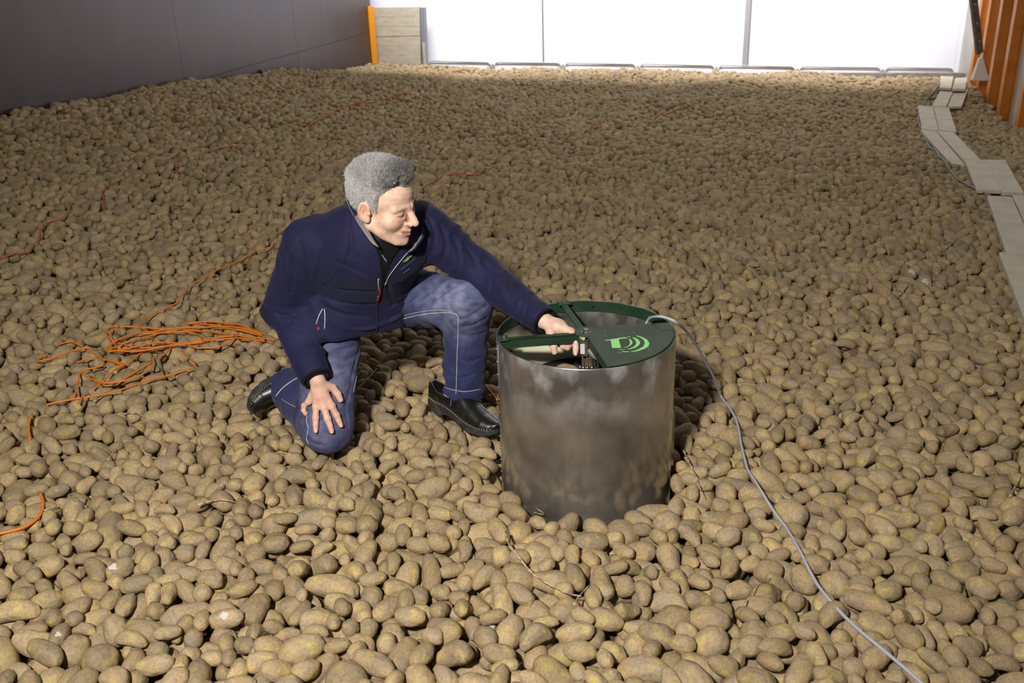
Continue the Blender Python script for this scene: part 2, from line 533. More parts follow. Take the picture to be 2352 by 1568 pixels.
add_creases(jeans_f, NC, [
    ([(1120, 700), (1090, 722), (1060, 735)], 0.004), ([(1118, 730), (1085, 748), (1058, 752)], 0.0035), ([(1112, 765), (1085, 772), (1062, 770)], 0.0028), ([(1052, 728), (1035, 745), (1030, 770)], 0.003),
    ([(935, 710), (975, 680), (1015, 650)], 0.0028), ([(960, 712), (1000, 685), (1045, 655)], 0.0028), ([(905, 715), (940, 690), (970, 660)], 0.0028), ([(1000, 700), (1035, 678), (1075, 655)], 0.0024), ([(900, 735), (950, 720), (990, 700)], 0.002),
    ([(1030, 860), (1060, 868), (1090, 858)], 0.003), ([(1020, 880), (1050, 882), (1085, 876)], 0.0025), ([(1108, 820), (1080, 830), (1060, 826)], 0.002),
    ([(715, 792), (760, 780), (805, 765)], 0.003), ([(735, 818), (780, 806), (815, 795)], 0.003), ([(745, 845), (790, 830), (820, 815)], 0.0022), ([(810, 880), (795, 930), (800, 980)], 0.003), ([(825, 800), (812, 850), (806, 880)], 0.003),
    ([(652, 935), (675, 950), (700, 960)], 0.004), ([(665, 905), (690, 925), (702, 945)], 0.0035), ([(702, 985), (720, 1000), (745, 1008)], 0.003), ([(700, 1005), (722, 1020), (748, 1024)], 0.0025)])
# ------------------------------------------------ hands
def on(f, px, lift):
    return march_many(f, px) - np.array([ray(*p) for p in px]) * lift
_r = on(jeans_f, [(731, 885), (762, 932), (744, 935), (726, 933), (709, 922), (751, 893)], 0.014)
rw, ri, rm_, rr_, rp, rt = _r
rw = wrR + unit(wrR - elR) * 0.010 + ray(730, 880) * 0.016
rf = {
    'index': [ri, *on(jeans_f, [(773, 953), (778, 965), (783, 976)], 0.011)],
    'middle': [rm_, *on(jeans_f, [(752, 961), (758, 977), (762, 990)], 0.011)],
    'ring': [rr_, *on(jeans_f, [(725, 959), (725, 976), (725.5, 989)], 0.011)],
    'pinky': [rp, *on(jeans_f, [(699, 931), (697, 942), (702, 950)], 0.010)],
}
rth = [rw + (rt - rw) * 0.35, *on(jeans_f, [(764, 890), (776, 905), (782, 918)], 0.012)]
lw = wrL + unit(wrL - elL) * 0.004
pL = lambda x, y, Y: aty(x, y, Y)
lf_ = {
    'index': [pL(1312, 762, 2.672), pL(1321, 783, 2.655), pL(1322.5, 799, 2.645), pL(1322, 811, 2.640)],
    'middle': [pL(1303, 760, 2.690), pL(1312, 787, 2.672), pL(1303, 798, 2.655), pL(1292, 796, 2.650)],
    'ring': [pL(1292, 757, 2.708), pL(1303, 785, 2.695), pL(1294, 795, 2.680), pL(1285, 791, 2.676)],
    'pinky': [pL(1279, 755, 2.724), pL(1290, 780, 2.715), pL(1283, 788, 2.705), pL(1278, 783, 2.70)],
}
lth = [pL(1262, 752, 2.690), pL(1266, 772, 2.665), pL(1271, 793, 2.650), pL(1274, 808, 2.645)]
def hand(P, w, fingers, thumb, s=1.0, wr_=0.030):
    d = None
    for n, p in fingers.items():
        r = {'index': 0.0102, 'middle': 0.0105, 'ring': 0.0100, 'pinky': 0.0088}[n] * s
        m = cone(P, w, p[0], wr_ * 0.34, r * 1.22)
        d = m if d is None else smin(d, m, 0.014)
    d = smin(d, econe(P, w, (w + fingers['middle'][0]) / 2, 0.023 * s, 0.020 * s, fingers['middle'][0] - CAM, 0.62), 0.014)
    if wr_ > 0.0305: d = smin(d, nrm(P - pL(1283, 752, 2.702)) - 0.025, 0.014)
    for n, p in fingers.items():
        r = {'index': 0.0102, 'middle': 0.0105, 'ring': 0.0100, 'pinky': 0.0088}[n] * s
        f = poly(P, p, [r * 1.08, r * 1.0, r * 0.90, r * 0.80], 0.002)
        kn = np.minimum(nrm(P - p[0]) - r * 1.25, nrm(P - p[1]) - r * 1.13)
        f = smin(f, kn, 0.004)
        d = smin(d, f, 0.0035)
    f = poly(P, thumb, [0.016 * s, 0.0128 * s, 0.0115 * s, 0.0095 * s], 0.004)
    return smin(d, f, 0.010)
def hands_f(P):
    a = hand(P, rw, rf, rth); b = hand(P, lw, lf_, lth, 1.0, 0.031)
    return a, b
# ------------------------------------------------ head
def head_f(P):
    q = (P - HO) @ HM
    qa = q.copy(); qa[:, 0] = np.abs(qa[:, 0])
    d = ell(q, (0, -0.012, 0.030), (0.077, 0.098, 0.086))
    d = smin(d, ell(q, (0, 0.030, 0.036), (0.066, 0.058, 0.055)), 0.02)
    d = smin(d, ell(q, (0, 0.034, -0.045), (0.060, 0.054, 0.066)), 0.02)
    d = smin(d, cone(qa, (0.052, 0.000, -0.058), (0.018, 0.068, -0.100), 0.020, 0.017), 0.02)
    d = smin(d, nrm(q - [0, 0.079, -0.103]) - 0.0175, 0.014)
    d = smin(d, ell(qa, (0.042, 0.060, -0.030), (0.025, 0.024, 0.022)), 0.028)
    d = smin(d, ell(q, (0, 0.072, -0.068), (0.031, 0.026, 0.030)), 0.014)
    d = smin(d, cone(qa, (0.008, 0.0885, 0.0105), (0.046, 0.069, 0.0115), 0.0108, 0.0105), 0.012)
    d = smax(d, -(nrm(qa - [0.030, 0.1055, -0.006]) - 0.0200), 0.012)
    lid = ell(qa, (0.0305, 0.0745, -0.0065), (0.0160, 0.0125, 0.0112))
    cut = cone(qa, (0.0205, 0.0875, -0.0110), (0.0430, 0.0810, -0.0105), 0.0012, 0.0010)
    d = smin(d, lid, 0.007)
    d = smax(d, -cut, 0.006)
    # lower lid pouch and crow's feet
    d = smin(d, cone(qa, (0.020, 0.087, -0.020), (0.042, 0.078, -0.018), 0.0038, 0.003), 0.009)
    d = smin(d, cone(q, (0, 0.089, 0.004), (0, 0.1155, -0.034), 0.0078, 0.0112), 0.010)
    d = smin(d, cone(q, (0, 0.100, -0.012), (0, 0.108, -0.030), 0.0085, 0.0110), 0.006)
    d = smin(d, ell(qa, (0.0120, 0.1015, -0.0400), (0.0078, 0.0105, 0.0078)), 0.005)
    d = smax(d, -ell(qa, (0.0065, 0.1060, -0.0475), (0.0038, 0.006, 0.0045)), 0.003)
    d = smin(d, cone(qa, (0, 0.0985, -0.0660), (0.0265, 0.0850, -0.0615), 0.0046, 0.0026), 0.004)
    d = smin(d, cone(qa, (0, 0.0975, -0.0760), (0.0205, 0.0865, -0.0725), 0.0056, 0.0030), 0.005)
    d = smax(d, -cone(qa, (0, 0.1055, -0.0705), (0.0320, 0.0860, -0.0620), 0.0022, 0.0030), 0.003)
    d = smax(d, -cone(qa, (0.0175, 0.1030, -0.0430), (0.0415, 0.0830, -0.0640), 0.0034, 0.0040), 0.008)
    d = smax(d, -(nrm(qa - [0.0300, 0.0905, -0.0630]) - 0.0036), 0.006)
    d = smax(d, -cone(qa, (0.010, 0.104, -0.087), (0.0, 0.1045, -0.087), 0.0040, 0.0040), 0.010)
    R1 = np.array([[0.96, -0.28, 0], [0.28, 0.96, 0], [0, 0, 1.0]])
    ear = ell(qa, (0.082, -0.012, -0.008), (0.0065, 0.0190, 0.0310), R1)
    ear = smin(ear, ell(qa, (0.078, -0.002, -0.032), (0.007, 0.010, 0.012)), 0.008)
    ear = smax(ear, -ell(qa, (0.0910, -0.0085, -0.004), (0.0115, 0.0125, 0.0215), R1), 0.003)
    ear = smin(ear, cone(qa, (0.0835, -0.014, -0.020), (0.0850, -0.0105, 0.006), 0.0022, 0.0016), 0.006)
    ear = smin(ear, nrm(qa - [0.0785, 0.0045, -0.011]) - 0.0050, 0.004)
    d = smin(d, ear, 0.006)
    # forehead lines
    d = d + 0.00022 * np.sin(q[:, 2] * 420 + 3 * np.sin(q[:, 0] * 30)) * np.clip((q[:, 1] - 0.05) / 0.02, 0, 1) * (q[:, 2] > 0.028) * (q[:, 2] < 0.07)
    return d
def neck_f(P):
    return smin(cone(P, NB + [0, 0.01, -0.03], hw(0, -0.022, -0.045), 0.064, 0.056), cone(P, NB + [0.02, -0.03, -0.03], hw(0, 0.02, -0.085), 0.05, 0.030), 0.03)
toeR = np.array([-0.935, 3.060, 0.045]); toeL = np.array([-0.078, 2.842, 0.040])
heelR = toeR + unit([0.62, 0.55, 0.36]) * 0.275; heelL = np.array([-0.275, 3.005, 0.048])
def body_f(P):
    d = head_f(P)
    d = smin(d, neck_f(P), 0.018)
    t = econe(P, PC, CC, 0.125, 0.145, FRT, 0.72)
    t = smin(t, cone(P, shR + [0.03, 0, 0], shL + [-0.03, 0, 0], 0.055, 0.055), 0.05)
    t = smin(t, cone(P, NB, CC, 0.06, 0.08), 0.05)
    arms = smin(poly(P, [shR, elR, rw], [0.052, 0.040, 0.023], 0.02), poly(P, [shL, elL, lw], [0.052, 0.040, 0.024], 0.02), 0.0)
    t = smin(t, arms, 0.03)
    legs = smin(poly(P, [hipR, kneeR + [0, 0, .01], ankR], [0.085, 0.055, 0.034], 0.02), poly(P, [hipL, kneeL, ankL + [0, 0, -.02]], [0.085, 0.055, 0.036], 0.02), 0.05)
    feet = smin(cone(P, ankR, toeR * .7 + heelR * .3, 0.034, 0.026), cone(P, ankL + [0, 0, -.02], toeL * .75 + heelL * .25 + [0, 0, .015], 0.036, 0.026), 0.0)
    legs = smin(legs, feet, 0.02)
    t = smin(t, legs, 0.05)
    d = smin(d, t, 0.03)
    a, b = hands_f(P)
    d = smin(d, a, 0.006); d = smin(d, b, 0.006)
    return d
def refine(me_v, me_f, f, sel, h):
    """subdivide the faces whose centre satisfies sel, then pull the vertices back to the surface"""
    bm = bmesh.new()
    vs = [bm.verts.new(p) for p in me_v]
    for q in me_f:
        try: bm.faces.new([vs[i] for i in q])
        except ValueError: pass
    bm.verts.ensure_lookup_table()
    cen = np.array([fc.calc_center_median()[:] for fc in bm.faces])
    m = sel(cen)
    es = set()
    for fc, k in zip(bm.faces, m):
        if k: es.update(fc.edges)
    bmesh.ops.subdivide_edges(bm, edges=list(es), cuts=1, use_grid_fill=True)
    bm.normal_update()
    me = bpy.data.meshes.new('person'); bm.to_mesh(me); bm.free()
    co = np.empty(len(me.vertices) * 3); me.vertices.foreach_get('co', co); co = co.reshape(-1, 3)
    s = sel(co)
    p = co[s]
    for _ in range(2): p = project_sdf(f, p, h)
    co[s] = p
    me.vertices.foreach_set('co', co.ravel()); me.update()
    me.polygons.foreach_set('use_smooth', np.ones(len(me.polygons), dtype=bool))
    return me, co

def skin_extra(nt, N, L, b, tc):
    at = N.new('ShaderNodeAttribute'); at.attribute_name = 'flush'
    mx = N.new('ShaderNodeMix'); mx.data_type = 'RGBA'
    src = b.inputs['Base Color'].links[0].from_socket
    L.new(at.outputs['Fac'], mx.inputs[0]); L.new(src, mx.inputs[6]); mx.inputs[7].default_value = srgb('c4796a')
    at2 = N.new('ShaderNodeAttribute'); at2.attribute_name = 'brow'
    m2 = N.new('ShaderNodeMix'); m2.data_type = 'RGBA'
    L.new(at2.outputs['Fac'], m2.inputs[0]); L.new(mx.outputs[2], m2.inputs[6]); m2.inputs[7].default_value = srgb('6b5443')
    L.new(m2.outputs[2], b.inputs['Base Color'])
    b.inputs['Subsurface Weight'].default_value = 0.12
    b.inputs['Subsurface Radius'].default_value = (0.01, 0.004, 0.002)
M_skin = mat('skin', 'dfbda4', 0.55, noise=(38, 'd0a08a', 4, 0.42, 0.72), bump=(260, 0.25, 0.0008), spec=0.4, extra=skin_extra)
v, f = sdf_mesh(body_f, (-1.08, 2.52, -0.03), (0.20, 3.42, 1.02), 0.0036 if PREVIEW != 'fast' else 0.0055, slack=1.7)
tips = [p[-1] for p in rf.values()] + [p[-1] for p in lf_.values()] + [rth[-1], lth[-1]]
def fine_sel(c):
    m = nrm(c - HO) < 0.155
    m |= nrm(c - (rm_ + rw) / 2) < 0.105
    m |= nrm(c - np.mean([lf_['middle'][0], lf_['middle'][1]], 0)) < 0.085
    return m
me, co = refine(v, f, body_f, fine_sel, 0.002)
me.materials.append(M_skin)
q = (co - HO) @ HM
inh = nrm(co - HO) < 0.16
qa = np.abs(q[:, 0])
def blob(c, r): return np.exp(-(((qa - c[0]) / r[0]) ** 2 + ((q[:, 1] - c[1]) / r[1]) ** 2 + ((q[:, 2] - c[2]) / r[2]) ** 2))
fl = 0.55 * blob((0, .115, -.038), (.014, .014, .014)) + 0.35 * blob((.045, .07, -.035), (.02, .03, .018)) + 0.5 * blob((.082, -.02, -.008), (.012, .014, .03))
lips = np.clip(1.6 * np.exp(-((q[:, 2] + 0.0705 - (qa / .028) ** 2 * .006) / 0.0062) ** 2) * (qa < 0.025) * (q[:, 1] > 0.082), 0, 0.8)
slit = 1.3 * np.exp(-((q[:, 2] + 0.0705 - (qa / .028) ** 2 * .006) / 0.0016) ** 2) * (qa < 0.027) * (q[:, 1] > 0.08)
fl = np.clip(fl + lips, 0, 1) * inh
for t in [*tips, *[p[1] for p in rf.values()]]:
    fl = np.maximum(fl, 0.55 * np.exp(-(nrm(co - t) / 0.011) ** 2))
fl = np.maximum(fl, 0.22 * (nrm(co - rm_) < 0.12))
br = np.exp(-((q[:, 2] - 0.0115 - 0.004 * np.cos(qa * 60)) / 0.0050) ** 2) * (qa > 0.010) * (qa < 0.048) * (q[:, 1] > 0.05) * 0.38
cutm = np.exp(-((q[:, 2] + 0.0108) / 0.0017) ** 2) * (qa > 0.018) * (qa < 0.045) * (q[:, 1] > 0.07) * 0.35
br = np.clip(np.maximum.reduce([br * (0.7 + 0.6 * np.sin(q[:, 2] * 3000 + qa * 1500)), cutm, slit * 0.9]), 0, 1) * inh
for nm, arr in (('flush', fl), ('brow', br)):
    a = me.attributes.new(nm, 'FLOAT', 'POINT'); a.data.foreach_set('value', arr.astype(np.float32))
person = bpy.data.objects.new('person', me); link(person)
tag(person, 'grey-haired man in a navy jacket and jeans kneeling on the potatoes, reaching into the drum', 'person')
M_eye = mat('eye_white', 'd9d2c8', 0.25)
M_iris = mat('eye_iris', '33302c', 0.2)
for sx in (-1, 1):
    mb = MB()
    ax = np.column_stack([HM[:, 0], HM[:, 2], HM @ unit([0, 1, -0.55])])
    c = hw(sx * 0.0305, 0.0735, -0.0075)
    prof = [(0.0118 * math.sin(t), 0.0118 * math.cos(t)) for t in np.linspace(0.001, math.pi - 0.001, 18)]
    eb = mb.lathe(prof, c, 24, ax).build('eyeball', M_eye, person, smooth=True)
    mb = MB(); prof = [(0.0120 * math.sin(t), 0.0120 * math.cos(t)) for t in np.linspace(0.001, 0.5, 6)]
    mb.lathe(prof, c, 20, ax).build('iris', M_iris, eb, smooth=True)
for sx in (-1, 1):
    L3 = np.array([hw(sx * x, 0.092, z) for x, z in ((0.0190, -0.0120), (0.0250, -0.0128), (0.0320, -0.0126), (0.0385, -0.0112), (0.0440, -0.0092))])
    for _ in range(6): L3 = project_sdf(head_f, L3, 0.02)
    L3 = smooth_path(L3, 4)
    MB().tube(L3, [0.0004 + 0.0008 * math.sin(math.pi * min(1, (i + 1) / len(L3))) for i in range(len(L3))], 6).build('lashes', mat('dark_lashes', '3a2a22', 0.8), person, smooth=True)
# finger nails
M_nail = mat('nail', 'e2b5a4', 0.3)
def nails(fingers, thumb, toward):
    for p in [*fingers.values(), thumb]:
        t, b_ = np.array(p[-1]), np.array(p[-2])
        ax = unit(t - b_); up = toward - ax * (toward @ ax); up = unit(up); sd = np.cross(ax, up)
        c = t + up * 0.0062 + ax * 0.0005
        mb = MB(); vs = []
        for i in range(7):
            for j in range(5):
                u_, w_ = (i / 6 - 0.5) * 2, (j / 4 - 0.5) * 2
                rad = math.sqrt(max(0, 1 - 0.35 * u_ * u_ * w_ * w_))
                vs.append(c + ax * u_ * 0.0060 * rad + sd * w_ * 0.0055 * rad + up * (0.0022 - 0.0030 * w_ * w_ - 0.0012 * max(u_, 0) ** 2))
        fs = [(i * 5 + j, i * 5 + j + 1, (i + 1) * 5 + j + 1, (i + 1) * 5 + j) for i in range(6) for j in range(4)]
        o = mb.add(vs, fs).build('fingernail', M_nail, person, smooth=True)
        s_ = o.modifiers.new('s', 'SOLIDIFY'); s_.thickness = 0.001
nails({k: rf[k] for k in ('index', 'middle', 'ring')}, rth, -ray(745, 940))
nails({'index': lf_['index']}, lth, -ray(1290, 790))
# ------------------------------------------------ jacket
def cloth_extra(col2):
    def ex(nt, N, L, b, tc):
        b.inputs['Sheen Weight'].default_value = 0.04
        b.inputs['Sheen Roughness'].default_value = 0.5
    return ex
M_jacket = mat('navy_softshell', '20203f', 0.75, noise=(9, '1a1a34', 3, 0.35, 0.7), bump=(30, 0.3, 0.006, (1, 1, 1.8)), spec=0.2, extra=cloth_extra(0))
M_black = mat('black_fleece', '101010', 0.9, bump=(300, 0.5, 0.002), spec=0.2)
M_greyline = mat('grey_lining', '8d8a88', 0.85, bump=(200, 0.3, 0.001))
M_silver = mat('silver_piping', 'a9a7ac', 0.45)
M_red = mat('red_pull', 'b5342f', 0.5)
hJ = 0.0048 if PREVIEW != 'fast' else 0.007
v, f = sdf_mesh(jacket_f, (-0.90, 2.55, 0.18), (0.20, 3.36, 0.90), hJ, slack=1.8)
jacket = mesh_obj('jacket', v, f, M_jacket, person)
def surf_tube(fn, px, r, name, m, parent, lift=0.001, n=6, sub=6):
    pts = smooth_path([np.array([x, y, 0.0]) for x, y in px], sub)[:, :2]
    P = march_many(fn, pts) - np.array([ray(*p) for p in pts]) * lift
    return MB().tube(P, r, n).build(name, m, parent, smooth=True)
def strip(fn, ea, eb, nu, nv, lift, thick, name, m, parent):
    A = smooth_path([np.array([x, y, 0.0]) for x, y in ea], 12)[:, :2]; Bq = smooth_path([np.array([x, y, 0.0]) for x, y in eb], 12)[:, :2]
    A = A[np.linspace(0, len(A) - 1, nu).round().astype(int)]; Bq = Bq[np.linspace(0, len(Bq) - 1, nu).round().astype(int)]
    px = np.array([A[i] * (1 - j / (nv - 1)) + Bq[i] * j / (nv - 1) for i in range(nu) for j in range(nv)])
    D = np.array([ray(*p) for p in px])
    top = march_many(fn, px) - D * lift
    bot = top + D * thick
    F_ = []
    n = len(px)
    for i in range(nu - 1):
        for j in range(nv - 1):
            a, b2, c, d = i * nv + j, i * nv + j + 1, (i + 1) * nv + j + 1, (i + 1) * nv + j
            F_ += [(a, b2, c, d), (a + n, d + n, c + n, b2 + n)]
    rim = [(0 * nv + j) for j in range(nv)] + [(i * nv + nv - 1) for i in range(1, nu)] + [((nu - 1) * nv + j) for j in range(nv - 2, -1, -1)] + [(i * nv) for i in range(nu - 2, 0, -1)]
    for k in range(len(rim)):
        a, b2 = rim[k], rim[(k + 1) % len(rim)]
        F_.append((a, b2, b2 + n, a + n))
    return MB().add(np.vstack([top, bot]), F_).build(name, m, parent, smooth=True)
# black fleece showing in the open front
def fleece_f(P):
    d = cone(P, NB + [0.005, 0, -0.04], NB + [0.022, -0.035, 0.045], 0.068, 0.066)
    return np.minimum(d, 1) + 0.0015 * fbm(P, 60, 2)
v, f = sdf_mesh(lambda P: np.maximum(fleece_f(P), (P - (NB + [0.02, -0.03, 0.035])) @ unit([0.3, -0.55, 0.95])), (-0.60, 2.70, 0.60), (-0.25, 3.05, 0.90), 0.005)
mesh_obj('fleece_collar', v, f, M_black, jacket)
strip(jacket_f, [(846, 548), (868, 585), (876, 640), (872, 690)], [(930, 562), (906, 590), (889, 625), (874, 690)], 26, 9, 0.003, 0.006, 'fleece_front', M_black, jacket)
surf_tube(jacket_f, [(878, 586), (884, 595), (888, 600)], 0.0013, 'fleece_zip_pull', M_silver, jacket, 0.006)
surf_tube(jacket_f, [(958, 566), (937, 580), (921, 598), (906, 617), (894, 634), (884, 655)], 0.0014, 'silver_zip_edge', M_silver, jacket, 0.003)
surf_tube(jacket_f, [(869.5, 640), (869, 652), (871, 663)], 0.0021, 'silver_zip_edge', M_silver, jacket, 0.003)
surf_tube(jacket_f, [(871, 664), (873, 670), (872, 676)], 0.0034, 'zip_slider', M_red, jacket, 0.004)
surf_tube(jacket_f, [(869.5, 679), (868, 690)], 0.0036, 'zip_pull', M_red, jacket, 0.005)
surf_tube(jacket_f, [(871, 664), (866, 700), (867, 740), (864, 764)], 0.0030, 'zip_flap', M_jacket, jacket, 0.001)
surf_tube(jacket_f, [(741, 709), (733, 724), (726, 744)], 0.0018, 'pocket_piping', M_silver, jacket, 0.002)
surf_tube(jacket_f, [(745, 709), (746.5, 728), (745.5, 755)], 0.0018, 'pocket_piping', M_silver, jacket, 0.002)
surf_tube(jacket_f, [(731.5, 750.5), (731.8, 757)], 0.0033, 'pocket_pull', M_red, jacket, 0.004)
# seam lines
surf_tube(jacket_f, [(790, 500), (800, 560), (790, 600), (760, 640), (735, 655)], 0.0014, 'armhole_seam', M_jacket, jacket, 0.0)
# chest emblem: three green arcs and a line of small dark grey lettering
M_green = mat('green_print', '86b23c', 0.6); M_gtxt = mat('grey_print', '6f6a70', 0.6)
for k, (a, b2, c) in enumerate((((926, 601), (933, 599), (939, 594.5)), ((930, 597), (937, 594), (942, 589)), ((935, 592), (941, 590.5), (946, 587)))):
    surf_tube(jacket_f, [a, b2, c], [0.0010, 0.0016, 0.0010] if False else 0.0016, 'green_arc', M_green, jacket, 0.004)
for k in range(8):
    x = 922 + k * 4.2; y = 619 - k * 3.3
    surf_tube(jacket_f, [(x - 1.6, y - 1.4), (x + 0.6, y - 2.4), (x + 1.8, y + 0.2), (x, y + 1.6)], 0.0007, 'print_letter', M_gtxt, jacket, 0.004, sub=2, n=4)
surf_tube(jacket_f, [(926, 628), (936, 621), (942, 617)], 0.0008, 'print_line', M_gtxt, jacket, 0.004)
# cuffs
def cuff(w_, e_, r, name):
    u = unit(w_ - e_)
    a = unit(np.cross(u, [0, 0, 1.0])); b2 = np.cross(u, a)
    ax = np.column_stack([a, b2, u])
    return MB().lathe([(r * 0.90, -0.03), (r * 0.96, -0.022), (r * 0.98, 0.0), (r * 0.96, 0.004), (r * 0.91, 0.004), (r * 0.88, -0.01)], w_, 28, ax, closed=True).build(name, M_black, jacket, smooth=True)
cuff(wrR + unit(wrR - elR) * 0.0, elR, 0.0455, 'cuff')
cuff(wrL + unit(wrL - elL) * 0.006, elL, 0.0425, 'cuff')
strip(jacket_f, [(1246, 718), (1262, 708)], [(1256, 725), (1270, 714)], 5, 4, 0.003, 0.004, 'cuff_strap', M_black, jacket)
# collar band: top edge and foot, pixel plus depth, measured around the neck
ct = [(849, 549, 2.715), (836, 528, 2.715), (819, 500, 2.735), (806, 472, 2.775), (803, 452, 2.84), (818, 440, 2.92), (860, 432, 2.985), (915, 440, 2.99), (958, 468, 2.95), (972, 505, 2.885), (969, 540, 2.82), (955, 562, 2.77)]
cb = [(872, 566, 2.715), (860, 548, 2.722), (846, 520, 2.742), (834, 494, 2.765), (826, 470, 2.81), (836, 462, 2.90), (868, 470, 2.95), (910, 475, 2.96), (945, 500, 2.93), (958, 530, 2.88), (950, 560, 2.83), (935, 580, 2.79)]
T_ = smooth_path([aty(*p) for p in ct], 5); B_ = smooth_path([aty(*p) for p in cb], 5)
cen = NB + [0.02, -0.03, 0.03]
def band(T, Bt, off0, off1, name, m, parent):
    vs = []
    for t, b2 in zip(T, Bt):
        o_ = unit((t - cen) * [1, 1, 0.2])
        for k in range(6):
            s_ = k / 5; p = b2 * (1 - s_) + t * s_ + o_ * 0.006 * math.sin(math.pi * s_)
            vs.append(p + o_ * off0)
        for k in range(5, -1, -1):
            s_ = k / 5; p = b2 * (1 - s_) + t * s_ + o_ * 0.006 * math.sin(math.pi * s_)
            vs.append(p + o_ * off1)
    n = 12; fs = []
    for i in range(len(T) - 1):
        for k in range(n):
            fs.append((i * n + k, i * n + (k + 1) % n, (i + 1) * n + (k + 1) % n, (i + 1) * n + k))
    fs += [tuple(range(n))[::-1], tuple((len(T) - 1) * n + k for k in range(n))]
    return MB().add(vs, fs).build(name, m, parent, smooth=True)
band(T_, B_, 0.001, 0.008, 'collar', M_jacket, jacket)
band(T_[:22] - [0, 0, 0.0], B_[:22], 0.0085, 0.0105, 'collar_lining', M_greyline, jacket)
band(T_[18:] - [0, 0, 0.001], B_[18:], -0.002, 0.001, 'collar_lining', M_greyline, jacket)
# ------------------------------------------------ jeans
def denim_extra(nt, N, L, b, tc):
    b.inputs['Sheen Weight'].default_value = 0.06
    at = N.new('ShaderNodeAttribute'); at.attribute_name = 'wear'
    mx = N.new('ShaderNodeMix'); mx.data_type = 'RGBA'
    src = b.inputs['Base Color'].links[0].from_socket
    L.new(at.outputs['Fac'], mx.inputs[0]); L.new(src, mx.inputs[6]); mx.inputs[7].default_value = srgb('8486a0')
    n = N.new('ShaderNodeTexNoise'); n.inputs['Scale'].default_value = 420; n.inputs['Detail'].default_value = 3
    mp = N.new('ShaderNodeMapping'); mp.inputs['Scale'].default_value = (1, 1, 0.12); L.new(tc.outputs['Object'], mp.inputs[0]); L.new(mp.outputs[0], n.inputs[0])
    m2 = N.new('ShaderNodeMix'); m2.data_type = 'RGBA'; m2.blend_type = 'MULTIPLY'; m2.inputs[0].default_value = 0.5
    r = N.new('ShaderNodeMapRange'); r.inputs[1].default_value = 0.35; r.inputs[2].default_value = 0.65; r.inputs[3].default_value = 0.55; r.inputs[4].default_value = 1.25
    L.new(n.outputs[0], r.inputs[0]); L.new(mx.outputs[2], m2.inputs[6]); L.new(r.outputs[0], m2.inputs[7]); L.new(m2.outputs[2], b.inputs['Base Color'])
M_denim = mat('denim', '363a62', 0.85, noise=(16, '2a2d52', 5, 0.35, 0.68), bump=(500, 0.3, 0.0012), spec=0.2, extra=denim_extra)
M_thread = mat('pale_thread', 'b9b3ad', 0.8)
v, f = sdf_mesh(jeans_f, (-0.98, 2.62, -0.06), (0.02, 3.36, 0.64), 0.0052 if PREVIEW != 'fast' else 0.008, slack=1.8)
jeans = mesh_obj('jeans', v, f, M_denim, person)
vv = v
wear = 0.85 * np.exp(-((nrm(vv - kneeL - [-.07, -.07, .05]) / 0.13) ** 2)) + 0.65 * np.exp(-((nrm(vv - (hipR * .55 + kneeR * .45) - [0.0, -.10, 0]) / 0.12) ** 2)) + 0.45 * np.exp(-((nrm(vv - kneeR - [0, -.07, .02]) / 0.075) ** 2))
wear *= 0.75 + 0.5 * fbm(vv, 60, 2) + 0.35 * fbm(vv @ np.diag([40, 40, 180]), 1, 3)
a = jeans.data.attributes.new('wear', 'FLOAT', 'POINT'); a.data.foreach_set('value', np.clip(wear, 0, 1).astype(np.float32))
surf_tube(jeans_f, [(868, 757), (910, 738), (950, 726), (1000, 719), (1048, 722), (1052, 760), (1050, 810), (1049, 860), (1047, 905)], 0.0013, 'seam', M_thread, jeans, 0.0008)
surf_tube(jeans_f, [(868, 750), (910, 731), (950, 719), (1000, 712), (1040, 715)], 0.0008, 'seam', M_thread, jeans, 0.0008)
surf_tube(jeans_f, [(842, 790), (830, 830), (818, 870), (812, 900)], 0.0009, 'seam', M_thread, jeans, 0.0008)
surf_tube(jeans_f, [(707, 945), (704, 965), (708, 985), (704, 1005), (709, 1022)], 0.0013, 'seam', M_thread, jeans, 0.0008)
surf_tube(jeans_f, [(1018, 888), (1040, 895), (1070, 899), (1106, 893)], 0.0010, 'hem_stitching', M_thread, jeans, 0.0008)
surf_tube(jeans_f, [(646, 915), (660, 925), (678, 934)], 0.0010, 'seam', M_thread, jeans, 0.0008)
surf_tube(jeans_f, [(633, 910), (650, 890), (675, 872), (688, 866)], 0.0022, 'hem_stitching', M_thread, jeans, 0.0008)
# ------------------------------------------------ sock and clogs
M_sock = mat('pale_sock', 'a3a3b5', 0.95, bump=(300, 0.3, 0.001)); M_navysock = mat('navy_sock', '22234a', 0.95)
MB().tube([ankL + [0.0, 0, 0.03], ankL + [-0.004, 0.004, -0.02], ankL + [-0.006, 0.0, -0.055]], [0.050, 0.050, 0.048], 24).build('sock', M_navysock, person, smooth=True)
so = MB().tube([ankL + [-0.012, 0.010, 0.03], ankL + [-0.036, 0.020, -0.01], ankL + [-0.050, 0.026, -0.045]], [0.034, 0.036, 0.033], 24).build('sock', M_sock, person, smooth=True)
so['label'] = 'pale grey heel of the sock'
MB().tube([ankR, ankR * .5 + (heelR * .7 + toeR * .3) * .5], [0.048, 0.044], 20).build('sock', M_navysock, person, smooth=True)
def leather_extra(nt, N, L, b, tc):
    b.inputs['Coat Weight'].default_value = 0.5; b.inputs['Coat Roughness'].default_value = 0.25
M_leather = mat('black_leather', '15130f', 0.36, noise=(22, '3b362c', 5, 0.52, 0.80), bump=(60, 0.15, 0.002), extra=leather_extra)
M_sole = mat('dark_wooden_sole', '2b2825', 0.6, noise=(40, '4c4640', 4, 0.45, 0.75), bump=(120, 0.3, 0.002, (1, 6, 1)))
M_stud = mat('pale_stud', 'cfc8b8', 0.4)
